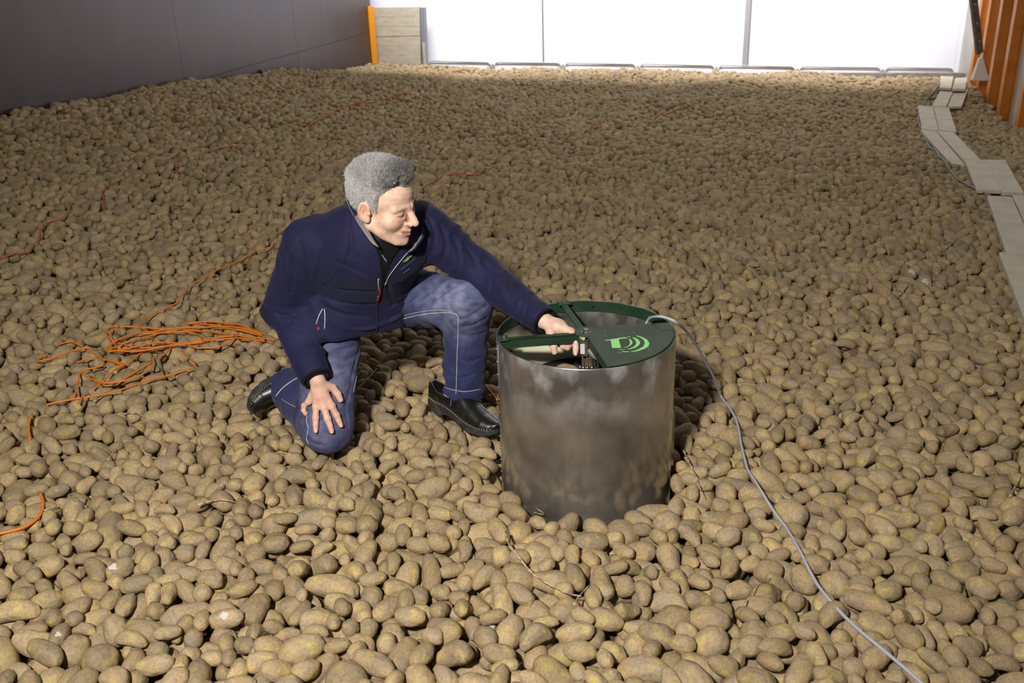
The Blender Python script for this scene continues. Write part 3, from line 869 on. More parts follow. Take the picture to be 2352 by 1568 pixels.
CLOG_FN = []
def clog(toe, heel, up, name):
    """local frame: x from heel to toe, y to the left, z up; 0.285 long"""
    x = unit(toe - heel); z = unit(np.asarray(up, float) - x * (np.asarray(up, float) @ x)); y = np.cross(z, x)
    A = np.column_stack([x, y, z]); O = heel - x * 0.012
    def width(t):   # half width along the length
        return np.interp(t, [-.01, 0, .04, .09, .14, .20, .25, .28, .297, .305], [0, .024, .035, .033, .040, .049, .047, .036, .018, 0])
    def topz(t):    # height of the welt line
        return np.interp(t, [0, .06, .12, .18, .24, .30], [.036, .034, .024, .010, .004, .010])
    def outer(P):
        q = (P - O) @ A
        t = q[:, 0]; wz = topz(t)
        h = np.interp(t, [0, .03, .07, .12, .16, .20, .25, .29], [.080, .082, .082, .080, .070, .054, .038, .022])
        w_ = np.maximum(width(t), 1e-3)
        yy = q[:, 1] / w_; zz = (q[:, 2] - wz) / np.maximum(h, 1e-3)
        r = (np.abs(yy) ** 2.4 + np.abs(np.maximum(zz, 0)) ** 2.2) ** (1 / 2.3)
        return (r - 1) * np.minimum(w_, h) * 0.8, q, t, wz
    def upper(P):
        d, q, t, wz = outer(P)
        inn = d + 0.0045
        inn = np.maximum(inn, wz + 0.008 - q[:, 2]); inn = np.maximum(inn, 0.006 - t); inn = smax(inn, t - 0.118, 0.008)
        d = np.maximum(d, wz - q[:, 2])
        rim = np.interp(t, [-.02, 0, .02, .05, .09, .112, .150], [.100, .097, .090, .076, .068, .070, .16])
        d = smax(d, (q[:, 2] - rim) * 0.6, 0.002)
        d = np.maximum(d, -(t + 0.004)); d = np.maximum(d, t - 0.303)
        return np.maximum(d, -inn)
    def sole(P):
        q = (P - O) @ A
        t = q[:, 0]; wz = topz(t)
        lowz = np.interp(t, [-.02, 0, .065, .085, .11, .15, .20, .25, .28, .31], [-.004, -.004, -.006, .002, .006, -.006, -.018, -.018, -.012, -.000])
        w_ = width(np.clip(t, -.01, .304)) + 0.003
        d = np.abs(q[:, 1]) - w_
        d = np.maximum(d, np.abs(t - 0.147) - 0.156)
        d = d * 0.8
        d = smax(d, q[:, 2] - wz - 0.003, 0.003); d = smax(d, lowz - q[:, 2], 0.004)
        return d
    CLOG_FN.append((lambda P: np.minimum(upper(P), sole(P)), O + x * 0.14 + z * 0.03))
    root = empty(name, tuple(O))
    mid = O + x * 0.14 + z * 0.05
    lo, hi = mid - 0.21, mid + 0.21
    v, f = sdf_mesh(upper, lo, hi, 0.0025 if PREVIEW != 'fast' else 0.005, slack=2.2)
    u_ = mesh_obj('upper', v, f, M_leather, origin=O); keepp = u_; u_.parent = root; u_.location = (0, 0, 0)
    v, f = sdf_mesh(sole, lo, hi, 0.003 if PREVIEW != 'fast' else 0.005, slack=2.2)
    s_ = mesh_obj('sole', v, f, M_sole, origin=O); s_.parent = root; s_.location = (0, 0, 0)
    for sgn in (-1, 1):
        for t in np.arange(0.006, 0.288, 0.0085):
            c = A @ np.array([t, sgn * (float(width(t)) + 0.001), float(topz(t)) + 0.006])
            m = MB().lathe([(0.0001, 0.0012), (0.0014, 0.0008), (0.0019, -0.001)], c, 7, np.column_stack([x, z, y * sgn])).build('stud', M_stud, root, smooth=True)
    seam = [A @ np.array([0.115, sg * 0.0 + sg * (0.0345 if k < 2 else 0.030), zz]) for sg in (-1,) for k, zz in enumerate((0.033, 0.055, 0.075))]
    MB().tube(smooth_path(seam, 4), 0.0008, 5).build('seam', M_thread, u_, smooth=True)
    for (t, zz) in ((.165, .052), (.172, .036), (.150, .066), (.190, .030)):
        c = A @ np.array([t, -1 * (float(width(t)) - 0.004), zz])
    return root, u_
cL, _ = clog(toeL + [0.0, 0, 0.0], heelL, (0.05, 0.0, 1), 'clog')
tag(cL, 'black leather clog with studded welt planted flat beside the drum, worn on his left foot', 'shoe', 'the kneeling man\'s clogs')
cR, _ = clog(toeR, heelR, (0.60, -0.62, -0.35), 'clog')
tag(cR, 'black leather clog standing on its toe behind his bent knee', 'shoe', 'the kneeling man\'s clogs')
# ------------------------------------------------ hair
M_hair = mat('grey_hair', '979390', 0.6, noise=(30, '75706c', 4, 0.45, 0.65), spec=0.4)  # darker than the strands: shade between hairs put into the base colour
def hairline(ax, y):
    line = np.interp(y, [-0.12, -0.06, -0.028, -0.008, 0.006, 0.022, 0.034, 0.055, 0.075, 0.10], [-0.062, -0.060, -0.040, 0.022, -0.006, -0.020, 0.042, 0.062, 0.066, 0.070]) 
    line = line + np.where(y > 0.03, 0.016 * np.exp(-((ax - 0.036) / 0.012) ** 2), 0)
    return line
def hair_base(P):
    q = (P - HO) @ HM
    front = np.clip((q[:, 1] - 0.01) / 0.06, 0, 1); top = np.clip((q[:, 2] - 0.05) / 0.04, 0, 1)
    t = 0.0035 + 0.003 * np.clip((q[:, 1] + 0.03) / 0.05, 0, 1) + 0.018 * front * top + 0.009 * top - 0.002 * np.clip((-q[:, 2] - 0.0) / 0.05, 0, 1)
    t = np.where(q[:, 1] > 0.06, t * np.clip(1 - (q[:, 1] - 0.06) / 0.09 * (1 - 0.75 * top), 0.2, 1), t)
    y = q[:, 1]; z = q[:, 2]; ax = np.abs(q[:, 0])
    line = hairline(ax, y)
    t = t * np.clip((z - line) / 0.035, 0.10, 1)
    d = ell(q, (0, -0.014, 0.032), (0.077, 0.098, 0.086)) - t
    d = d - 0.0030 * fbm(P, 90, 3) - 0.0022 * fbm(P, 210, 5)
    # keep above the hairline
    d = smax(d, (line - z) * 0.6, 0.004)
    d = smax(d, y - 0.118, 0.004)
    return d
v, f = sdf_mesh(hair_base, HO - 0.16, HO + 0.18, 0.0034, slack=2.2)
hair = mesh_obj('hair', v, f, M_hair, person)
hair['label'] = 'short grey hair brushed up at the front'
# strands
fc = f; c = v[fc].mean(1); e1 = v[fc[:, 1]] - v[fc[:, 0]]; e2 = v[fc[:, 3]] - v[fc[:, 0]]
nn = np.cross(e1, e2); ar = nrm(nn); nn /= ar[:, None] + 1e-12
if ((c - HO) * nn).sum() < 0: nn = -nn
out = ((c - hw(0, -0.01, 0.02)) * nn).sum(1) > 0
hd = np.array(body_f(c))
okk = np.argwhere(out & (hd > 0.0008))[:, 0]
ns = 27000 if PREVIEW != 'fast' else 2500
pick = rng.choice(okk, ns, p=ar[okk] / ar[okk].sum())
base = c[pick] + rng.normal(0, 0.0012, (ns, 3)); nd = nn[pick]
q = (base - HO) @ HM
tf = np.clip((q[:, 2] - 0.02) / 0.07, 0, 1)
comb = np.stack([q[:, 0] * 2.0, -0.25 + 0.55 * tf - 0.7 * (1 - np.abs(2 * tf - 1)), -0.75 + 1.6 * tf], 1) @ HM.T
ln = np.where(q[:, 2] > 0.06, 0.017, 0.010) * rng.uniform(0.6, 1.2, ns)
dirn = nd * 0.30 + comb * 0.75 + rng.normal(0, 0.16, (ns, 3)); dirn /= nrm(dirn)[:, None]
sidev = np.cross(dirn, rng.normal(0, 1, (ns, 3))); sidev /= nrm(sidev)[:, None]
s2 = np.cross(dirn, sidev)
wd = 0.00034
V_ = []
for k, tt in enumerate((0.0, 0.55, 1.0)):
    cc_ = base - nd * 0.002 + dirn * (ln * tt)[:, None] + nd * (-(tt ** 2) * ln * 0.25)[:, None]
    wk = wd * (1, 0.8, 0.15)[k]
    for ang in (0, 2.09, 4.19):
        V_.append(cc_ + wk * (math.cos(ang) * sidev + math.sin(ang) * s2))
V_ = np.stack(V_, 1)           # ns, 9, 3
F_ = np.array([(0, 1, 4, 3), (1, 2, 5, 4), (2, 0, 3, 5), (3, 4, 7, 6), (4, 5, 8, 7), (5, 3, 6, 8)])
F_ = (F_[None] + (np.arange(ns) * 9)[:, None, None]).reshape(-1, 4)
def hs_extra(nt, N, L, b, tc):
    at = N.new('ShaderNodeAttribute'); at.attribute_name = 'tone'
    cr = N.new('ShaderNodeValToRGB'); L.new(at.outputs['Fac'], cr.inputs[0])
    cr.color_ramp.elements[0].color = srgb('5c5650'); cr.color_ramp.elements[1].color = srgb('dedcda')
    L.new(cr.outputs[0], b.inputs['Base Color'])
M_strand = mat('grey_strands', '999590', 0.45, extra=hs_extra)
st = mesh_obj('hair_strands', V_.reshape(-1, 3), F_, M_strand, hair)
st['kind'] = 'stuff'
dk = np.clip((q[:, 1] + 0.01) / 0.06, 0, 1) * np.clip((q[:, 2] - 0.05) / 0.03, 0, 1) * 0.68
tone = np.clip(rng.normal(0.85, 0.20, ns) - dk, 0, 1)
a = st.data.attributes.new('tone', 'FLOAT', 'POINT'); a.data.foreach_set('value', np.repeat(tone, 9).astype(np.float32))

# ================================================================ the room
tall = 5.9
M_white = mat('white_panel', 'eceaf0', 0.45, noise=(1.5, 'e2e0e8', 2, 0.4, 0.7))
M_joint = mat('joint_grey', '6f6e70', 0.6)
def brown_extra(nt, N, L, b, tc):
    b.inputs['Coat Weight'].default_value = 0.12; b.inputs['Coat Roughness'].default_value = 0.3
M_brown = mat('brown_film_plywood', '38241f', 0.42, noise=(5, '44302a', 6, 0.35, 0.75, (1, 1, 0.4)), bump=(80, 0.08, 0.002), extra=brown_extra)
def slab(name, p, q, t, z0, z1, m, parent=None, out=None):
    """upright slab from p to q (xy), thickness t towards out"""
    p = np.array([p[0], p[1], 0.0]); q = np.array([q[0], q[1], 0.0])
    c = (p + q) / 2; d = (q - p) / 2; n = np.asarray(out, float) * t / 2
    return MB().box(c + n + [0, 0, (z0 + z1) / 2], d, n, [0, 0, (z1 - z0) / 2]).build(name, m, parent)
RW = 7.63                                   # room width
# floor far below the heap
fl = MB().box(np.array([1.0, 6.5, -1.6]), WN * 8, WD * 9.5, [0, 0, 0.05]).build('floor', mat('concrete_floor', '77736b', 0.8, noise=(3, '625e57', 5, 0.4, 0.7)))
fl['kind'] = 'structure'
# left wall: brown faced boards with one long horizontal seam and upright joints
wl = empty('wall_left', room(0, 7)); wl['kind'] = 'structure'
def child(o, parent):
    return keep_world(o, parent)
for k in range(8):
    b0, b1 = k * 2.44, (k + 1) * 2.44 - 0.004
    for (z0, z1) in ((-1.55, 0.395), (0.399, 2.84), (2.844, 5.9)):
        o = slab('board', room(0, b0), room(0, b1), 0.03, z0, z1, M_brown, None, -WN); child(o, wl)
o = slab('board_backing', room(-0.03, -0.0), room(-0.03, 19.5), 0.06, -1.55, 5.9, M_brown, None, -WN); child(o, wl)
# back wall, white sandwich panels
BW = 0.42                                   # the white wall stands this far behind the brown wall's end
wb = empty('wall_back', room(4, -BW)); wb['kind'] = 'structure'
# joints located from the photograph
jx = [-6.0, -2.4]
for px in (930, 1090, 1247, 1402, 1560, 1716, 1880, 2045, 2205):
    jx.append(float((atpl(px, 60, P0 + WD * BW, WD) - P0) @ WN))
jx += [jx[-1] + 1.05, jx[-1] + 2.1, jx[-1] + 4.2]
for a, b_ in zip(jx[:-1], jx[1:]):
    o = slab('panel', room(a + 0.001, -BW), room(b_ - 0.001, -BW), 0.08, -1.55, tall, M_white, None, WD); child(o, wb)
o = slab('panel_backing', room(-6.0, -BW - 0.012), room(12.5, -BW - 0.012), 0.12, -1.55, tall, M_joint, None, WD); child(o, wb)
a = jx[4]; o = slab('joint_strip', room(a - 0.012, -BW + 0.004), room(a + 0.012, -BW + 0.004), 0.008, -1.5, tall, M_joint, None, WD); child(o, wb)
a = jx[7]; o = slab('joint_strip', room(a - 0.035, -BW + 0.012), room(a + 0.035, -BW + 0.012), 0.016, -1.5, tall, mat('pale_joint', '8f8a8c', 0.5), None, WD); child(o, wb)
o = slab('joint_strip', room(a + 0.030, -BW + 0.016), room(a + 0.046, -BW + 0.016), 0.02, -1.5, tall, M_joint, None, WD); child(o, wb)
# low grey-capped frames in front of the white wall
M_galv = mat('dull_galvanised', 'a09f9b', 0.5, 0.2)
rp_ = [(980, 140.5), (1131, 143), (1293, 144.5), (1465, 147), (1646, 150), (1832, 153), (2029, 155), (2222, 157)]
ra = [(float((atpl(x, y, P0 + WD * 0.05, WD) - P0) @ WN), float(atpl(x, y, P0 + WD * 0.05, WD)[2])) for x, y in rp_]
ordw = ['first', 'second', 'third', 'fourth', 'fifth', 'sixth', 'seventh', 'eighth']
for i in range(7):
    (a0, z0), (a1, z1) = ra[i], ra[i + 1]
    a0 += 0.028; a1 = min(a1 - 0.028, RW - 0.13); r = 0.06
    P_ = lambda a, z: room(a, -0.05, z)
    low = -0.55
    pts = [P_(a0, low)] + [P_(a0 + r - r * math.cos(t), z0 - r + r * math.sin(t)) for t in np.linspace(0, math.pi / 2, 6)] + [P_(a1 - r + r * math.sin(t), z1 - r + r * math.cos(t)) for t in np.linspace(0, math.pi / 2, 6)] + [P_(a1, low)]
    e = empty('barrier', room((a0 + a1) / 2, -0.05, low))
    child(MB().tube(pts, 0.009, 8).build('top_tube', M_galv, None, smooth=True), e)
    o = MB().box(P_((a0 + a1) / 2, (low + min(z0, z1)) / 2) + WD * 0.02, WN * (a1 - a0 - 0.03) / 2, WD * 0.006, [0, 0, (min(z0, z1) - low) / 2 - 0.004]).build('infill_board', M_white, None); child(o, e)
    tag(e, f'{ordw[i]} low white barrier with grey tube rim from the left, along the far wall', 'barrier', 'barriers along the far wall')
for i in range(1, 7):
    a0, z0 = ra[i]
    o = MB().box(room(a0, -0.05, z0 - 0.35), WN * 0.016, WD * 0.016, [0, 0, 0.33]).build('barrier_post', M_galv); bevel(o, 0.003)
    tag(o, f'{ordw[i - 1]} short grey post from the left between the far barriers', 'post', 'posts along the far wall')
o = MB().box(room((ra[5][0] + RW) / 2, -0.02, -0.235), WN * (RW - ra[5][0]) / 2, WD * 0.04, [0, 0, 0.07]).build('baseboard_back', mat('plinth_concrete', '8f8a80', 0.8, noise=(12, '7a756b', 4, 0.4, 0.6))); o['kind'] = 'structure'
# right wall with the orange steel posts
M_cream = mat('cream_wall', 'c9c5ba', 0.7, noise=(2, 'b8b3a6', 5, 0.4, 0.7))
M_orange = mat('orange_steel', 'dc8c2e', 0.5, noise=(6, 'cc7c22', 3, 0.4, 0.7))
wr2 = slab('wall_right', room(RW, -BW), room(RW, 17), 0.15, -1.55, tall, M_cream, None, WN); wr2['kind'] = 'structure'
PRt = room(RW, 0)
k = 0
for px, py, w_ in ((2229, 178, 0.10), (2252, 160, 0.10), (2274, 188, 0.10), (2298, 230, 0.11), (2340, 261, 0.12)):
    q = atpl(px, py, room(RW - 0.10, 0), WN)
    b_ = -float((q - P0) @ WD)
    e = empty('steel_post', room(RW - 0.05, b_, -1.4))
    for (off, wx, wy) in ((-0.052, 0.005, 0.055), (0.0, 0.05, 0.004), (0.047, 0.005, 0.055)):
        o = MB().box(room(RW - 0.052 + off, b_, 1.9), WN * wx, WD * wy, [0, 0, 3.3]).build('flange' if wy > 0.01 else 'web', M_orange); child(o, e)
    tag(e, 'orange steel wall post, ' + ['farthest, beside the white back wall', 'second from the back wall, above the white block', 'third from the back wall', 'fourth from the back wall', 'nearest one in view by the right edge'][k], 'post', 'orange posts along the cream wall')
    k += 1
# ceiling
ce = MB().box(room(4, 6.0, tall + 0.55), WN * 6.5, WD * 7.5, [0, 0, 0.05]).build('ceiling', mat('white_ceiling', 'd8d8da', 0.6)); ce['kind'] = 'structure'
# brace leaning from the right
M_dark = mat('dark_beam', '55504f', 0.55, noise=(20, '6b6664', 3, 0.4, 0.6))
e0 = atpl(2231, -40, room(RW - 0.45, 0), WN); e1 = atpl(2250, 122, room(RW - 0.22, 0), WN)
e = empty('sloping_beam', e1)
ax = (e1 - e0); L_ = np.linalg.norm(ax); ax = ax / L_; sd = unit(np.cross(ax, FW)); nn_ = np.cross(ax, sd)
o = MB().box((e0 + e1) / 2 - ax * 0.6, ax * (L_ / 2 + 0.6), sd * 0.035, nn_ * 0.02).build('bar', M_dark); child(o, e)
for (x, y) in ((2230.5, 12), (2240, 53), (2250, 92)):
    q = atpl(x, y, (e0 + e1) / 2 - nn_ * 0.0, nn_)
    t = ((q - e0) @ ax); c = e0 + ax * t - nn_ * 0.02 * np.sign(nn_ @ FW)
    o = MB().lathe([(0.0001, 0.006), (0.007, 0.006), (0.008, 0.003), (0.014, 0.002), (0.014, 0.0)], c, 10, np.column_stack([ax, sd, -nn_ * np.sign(nn_ @ FW)])).build('bolt', M_galv, None, smooth=False); child(o, e)
tag(e, 'dark grey bolted beam sloping down in front of the orange posts', 'beam')
# orange upright and the board stack at the end of the brown wall
q0 = atpl(861, 141, P0 - WD * 0.05, WD); q1 = atpl(851.5, 14, P0 - WD * 0.05, WD)
mb = MB(); top = q1; bot = q0 + (q0 - q1) * 0.4
mb.box((top + bot) / 2, WN * 0.028, WD * 0.05, (top - bot) / 2)
o = mb.build('orange_upright', mat('orange_yellow_paint', 'f09a12', 0.5)); bevel(o, 0.004)
tag(o, 'narrow orange-yellow upright at the far end of the brown wall', 'post')
M_board = mat('weathered_board', 'b5ab98', 0.8, noise=(9, 'a69c87', 6, 0.35, 0.65, (1, 1, 3)), bump=(40, 0.2, 0.003, (1, 1, 6)))
pl0 = P0 + WD * 0.10
e = empty('board_partition', atpl(915, 150, pl0, WD))
ys = [17, 39, 61, 83, 105, 127, 150, 172]
for i in range(7):
    y0, y1 = ys[i], ys[i + 1] - 0.35
    xl = lambda y: 857 + (y - 16) * 0.062; xr = lambda y: 963.5 + (y - 16) * 0.024
    c4 = [atpl(xl(y0), y0 + 0.8, pl0, WD), atpl(xr(y0), y0 - 1.0, pl0, WD), atpl(xr(y1), y1 - 1, pl0, WD), atpl(xl(y1), y1 + 0.8, pl0, WD)]
    th = WD * (0.05 + 0.004 * (i % 2))
    vs = [p - WD * 0.003 * (i % 3) for p in c4] + [p + th for p in c4]
    o = MB().add(vs, [(0, 1, 2, 3), (7, 6, 5, 4), (0, 4, 5, 1), (1, 5, 6, 2), (2, 6, 7, 3), (3, 7, 4, 0)]).build('board', M_board); child(o, e)
g0, g1 = atpl(969, 18, pl0, WD), atpl(974, 150, pl0, WD)
o = MB().box((g0 + g1) / 2 + WD * 0.06, WN * 0.028, WD * 0.05, (g1 - g0) / 2).build('edge_post', mat('grey_channel', '85868c', 0.5, 0.3)); child(o, e)
g2 = atpl(975, 128, pl0, WD)
o = MB().box(g2 + WD * 0.0, WN * 0.014, WD * 0.02, [0, 0, 0.17]).build('corner_lath', M_board); child(o, e)
tag(e, 'partition of weathered beige boards with a grey edge post against the white wall', 'partition')

# ================================================================ the heap
ctl = np.array([(-3.466, 6.712, .50), (-3.106, 8.21, .45), (-2.647, 10.119, .33), (-2.46, 10.9, .28), (-1.9, 13.0, -.02), (-1.77, 13.77, -.04), (-1.0, 13.6, -.06), (.8, 13.15, -.11), (2.7, 12.68, -.13), (4.7, 12.2, -.20), (5.67, 11.95, -.24),
                (5.54, 11.28, -.19), (5.29, 10.2, -.21), (5.1, 9.5, -.24), (0.2, 2.2, 0), (-.6, 2.9, 0), (0, 3.6, -.01), (-1.6, 3.2, 0.02), (1.5, 2.6, 0), (0, 1.4, 0), (-1.2, 1.4, 0), (1.2, 1.4, 0), (-2.2, 5.0, .12), (0, 5.2, -.03), (2.2, 4.6, -.02),
                (1.0, 8.0, -.08), (3.2, 7.0, -.08), (-1.2, 8.0, .04), (4.2, 8.2, -.20), (-3.9, 4.8, .40), (2.5, 10, -.10), (-.5, 11, -.02), (4.8, 7.0, -.22)])
_phi = lambda r: np.sqrt(r * r + 0.6)
_A = _phi(np.hypot(ctl[:, None, 0] - ctl[None, :, 0], ctl[:, None, 1] - ctl[None, :, 1]))
_m = ctl[:, 2].mean()
_w = np.linalg.solve(_A + np.eye(len(ctl)) * 0.01, ctl[:, 2] - _m)
def target(x, y):
    x = np.asarray(x, float); y = np.asarray(y, float)
    z = np.full(x.shape, _m)
    for c, w__ in zip(ctl, _w):
        z = z + w__ * _phi(np.hypot(x - c[0], y - c[1]))
    far = np.clip((y - 3.3) / 3, 0, 1)
    return z + far * 0.030 * (np.sin(x * 1.9 + 1.2 * np.sin(y * 0.8)) * np.sin(y * 1.6 + 0.9 * np.sin(x * 1.1)) + 0.5 * np.sin(x * 4.1 + y * 2.2) * np.sin(y * 3.3 - x)) + 0.008 * np.sin(x * 6 + 1) * np.sin(y * 7)
g = 0.008
X0, Y0, X1, Y1 = -4.3, 1.15, 6.4, 14.2
nx, ny = int((X1 - X0) / g), int((Y1 - Y0) / g)
xs = X0 + (np.arange(nx) + 0.5) * g; ysg = Y0 + (np.arange(ny) + 0.5) * g
# evaluate the target on a coarse grid and enlarge
cs = 10
xc, yc = xs[::cs], ysg[::cs]
TC = target(*np.meshgrid(xc, yc, indexing='xy'))
def bil(x, y):
    fx = np.clip((np.asarray(x) - xc[0]) / (g * cs), 0, len(xc) - 1.001); fy = np.clip((np.asarray(y) - yc[0]) / (g * cs), 0, len(yc) - 1.001)
    ix, iy = fx.astype(int), fy.astype(int); ax_, ay_ = fx - ix, fy - iy
    return TC[iy, ix] * (1 - ax_) * (1 - ay_) + TC[iy, ix + 1] * ax_ * (1 - ay_) + TC[iy + 1, ix] * (1 - ax_) * ay_ + TC[iy + 1, ix + 1] * ax_ * ay_
XX, YY = np.meshgrid(xs, ysg, indexing='xy')
TG = bil(XX.ravel(), YY.ravel()).reshape(XX.shape).astype(np.float32)
H = TG - 0.15
CAP = np.full(H.shape, 9.0, np.float32)
DC = np.array([0.2225, 2.665]); DR = 0.27; DZ = 0.452       # drum centre, radius, rim height
rr = np.hypot(XX - DC[0], YY - DC[1])
CAP[rr < DR + 0.004] = -9
# walls
aa = (XX - P0[0]) * WN[0] + (YY - P0[1]) * WN[1]; bb = -((XX - P0[0]) * WD[0] + (YY - P0[1]) * WD[1])
CAP[(aa < 0.0) & (bb > -0.04)] = -9; CAP[(aa > RW - 0.005)] = -9; CAP[bb < -0.03] = -9; CAP[(bb < 0.0) & (aa < 0.75)] = -9
CAP[(aa > RW - 0.11) & (bb < 2.9)] = -9
# the man's knee, shins and clogs
def clear(fn, x0, x1, y0, y1, z0, z1):
    jx0, jx1 = int((x0 - X0) / g), int((x1 - X0) / g); jy0, jy1 = int((y0 - Y0) / g), int((y1 - Y0) / g)
    gx, gy = np.meshgrid(xs[jx0:jx1], ysg[jy0:jy1], indexing='xy')
    cap = CAP[jy0:jy1, jx0:jx1]
    for z in np.arange(z1, z0, -0.012):
        d = fn(np.stack([gx.ravel(), gy.ravel(), np.full(gx.size, z)], 1)).reshape(gx.shape)
        cap[d < 0.004] = z - 0.004
if MAN:
    clear(lambda P: jeans_f(P), -1.05, -0.38, 2.60, 3.35, -0.10, 0.20)
    for fn, c in CLOG_FN:
        clear(fn, c[0] - 0.24, c[0] + 0.24, c[1] - 0.24, c[1] + 0.24, -0.10, 0.22)
# the planks (corner pixels) lie on the heap: keep the potatoes under them
PLANKS = [
    ([(2160.5, 174.6), (2189.8, 175.1), (2184.9, 202.4), (2158.5, 201)], 'short pale plank at the far end of the walkway, on its left side'),
    ([(2195, 178.6), (2222, 177.4), (2217.4, 204.4), (2187, 204.4)], 'short pale plank at the far end of the walkway, on its right side'),
    ([(2161.4, 204.4), (2190.7, 207), (2173.5, 244), (2140.4, 243.5)], 'left plank of the second pair from the far end'),
    ([(2192, 207), (2223.7, 205.6), (2208.8, 244), (2176.3, 244.6)], 'right plank of the second pair from the far end'),
    ([(2108.3, 242), (2142.4, 244), (2156.2, 299.2), (2117.5, 295)], 'left plank of the third pair from the far end'),
    ([(2144.2, 245.5), (2179.2, 245.5), (2197.3, 301.5), (2156.8, 298.6)], 'right plank of the third pair from the far end'),
    ([(2114.0, 297), (2149, 300), (2217.4, 379), (2183.5, 374.7)], 'left plank of the slanting fourth pair from the far end'),
    ([(2152, 300), (2190.7, 303), (2253.9, 367.5), (2218, 373)], 'right plank of the slanting fourth pair from the far end'),
    ([(2216.5, 368.4), (2262.5, 366), (2299.8, 437), (2243.8, 435)], 'left plank of the third pair from the near end'),
    ([(2263, 367), (2308.4, 366), (2352, 442.2), (2300.4, 440.7)], 'right plank of the third pair from the near end'),
    ([(2267.5, 448.7), (2323.8, 451), (2384, 585), (2312.3, 582)], 'long plank crossed by the grey cable near the right edge'),
    ([(2325.5, 448), (2380, 449), (2452, 585), (2386, 583)], 'plank cut off by the right edge beside the grey cable'),
    ([(2295, 579), (2368, 581), (2446, 762), (2364, 760)], 'nearest plank of the walkway, at the right edge of the photo'),
]
PQ = []
for i, (pp, lb) in enumerate(PLANKS):
    z = -0.05
    for _ in range(4):
        cor = np.array([atz(x, y, z) for x, y in pp]); z = float(bil(cor[:, 0].mean(), cor[:, 1].mean())) + 0.050
    cor = np.array([atz(x, y, z + 0.004 * (i % 2)) for x, y in pp])
    PQ.append(cor)
    c = cor.mean(0)
    inside = np.ones(XX.shape, bool)
    sg = np.sign(np.cross((cor[1] - cor[0])[:2], (cor[2] - cor[1])[:2]))
    for k in range(4):
        p, q = cor[k], cor[(k + 1) % 4]
        inside &= sg * ((q[0] - p[0]) * (YY - p[1]) - (q[1] - p[1]) * (XX - p[0])) > -0.01
    CAP[inside] = np.minimum(CAP[inside], z - 0.024)
# kinds of potato: half axes and shape
KINDS = [  # a, b, c, bend, name
    (0.058, 0.030, 0.028, 0.0, 'long straight'), (0.061, 0.028, 0.027, 0.018, 'long curved'), (0.050, 0.032, 0.029, 0.0, 'oval'),
    (0.043, 0.033, 0.030, 0.0, 'plump oval'), (0.034, 0.031, 0.028, 0.0, 'round'), (0.053, 0.029, 0.027, 0.020, 'kidney-shaped'),
    (0.048, 0.031, 0.027, 0.004, 'egg-shaped'), (0.057, 0.034, 0.031, 0.007, 'broad lumpy'), (0.065, 0.027, 0.026, 0.006, 'sausage-shaped'), (0.039, 0.029, 0.026, 0.0, 'stubby')]
def potato_extra(nt, N, L, b, tc):
    oi = N.new('ShaderNodeObjectInfo')
    ad = N.new('ShaderNodeVectorMath'); ad.operation = 'MULTIPLY_ADD'
    cb_ = N.new('ShaderNodeCombineXYZ')
    for k_ in range(3): L.new(oi.outputs['Random'], cb_.inputs[k_])
    L.new(cb_.outputs[0], ad.inputs[0]); ad.inputs[1].default_value = (37, 53, 71); L.new(tc.outputs['Object'], ad.inputs[2])
    def noise(sc_, det, lo, hi, vec=None):
        n = N.new('ShaderNodeTexNoise'); n.inputs['Scale'].default_value = sc_; n.inputs['Detail'].default_value = det
        L.new(vec or ad.outputs[0], n.inputs[0])
        r = N.new('ShaderNodeMapRange'); r.inputs[1].default_value = lo; r.inputs[2].default_value = hi; L.new(n.outputs[0], r.inputs[0]); return r.outputs[0], n.outputs[0]
    def mix(f, a, bb_, kind='MIX'):
        m = N.new('ShaderNodeMix'); m.data_type = 'RGBA'; m.blend_type = kind
        for s_, v_ in ((0, f), (6, a), (7, bb_)):
            if hasattr(v_, 'links'): L.new(v_, m.inputs[s_])
            else: m.inputs[s_].default_value = v_
        return m.outputs[2]
    f1, _ = noise(26, 6, 0.54, 0.70)
    f2, _ = noise(16, 4, 0.42, 0.62)
    f3, raw = noise(230, 2, 0.62, 0.70)
    c = mix(f2, srgb('a58d67'), srgb('96846a'))
    c = mix(f1, c, srgb('b59f60'))
    m4 = N.new('ShaderNodeMath'); m4.operation = 'MULTIPLY'; L.new(f3, m4.inputs[0]); m4.inputs[1].default_value = 0.45
    c = mix(m4.outputs[0], c, srgb('6b5638'))
    n7 = N.new('ShaderNodeTexNoise'); n7.inputs['Scale'].default_value = 140; n7.inputs['Detail'].default_value = 5; n7.inputs['Roughness'].default_value = 0.7; L.new(ad.outputs[0], n7.inputs[0])
    r7 = N.new('ShaderNodeMapRange'); r7.inputs[1].default_value = 0.3; r7.inputs[2].default_value = 0.7; r7.inputs[3].default_value = 0.72; r7.inputs[4].default_value = 1.22; L.new(n7.outputs[0], r7.inputs[0])
    c = mix(1.0, c, r7.outputs[0], 'MULTIPLY')
    r = N.new('ShaderNodeMapRange'); r.inputs[3].default_value = 0.78; r.inputs[4].default_value = 1.18; L.new(oi.outputs['Random'], r.inputs[0])
    c = mix(1.0, c, r.outputs[0], 'MULTIPLY')
    L.new(c, b.inputs['Base Color'])
    n5 = N.new('ShaderNodeTexNoise'); n5.inputs['Scale'].default_value = 85; n5.inputs['Detail'].default_value = 6; L.new(ad.outputs[0], n5.inputs[0])
    bp = N.new('ShaderNodeBump'); bp.inputs['Strength'].default_value = 0.6; bp.inputs['Distance'].default_value = 0.004
    L.new(n5.outputs[0], bp.inputs['Height']); L.new(bp.outputs[0], b.inputs['Normal'])
M_potato = mat('potato_skin', '8a7350', 0.72, spec=0.3, extra=potato_extra)
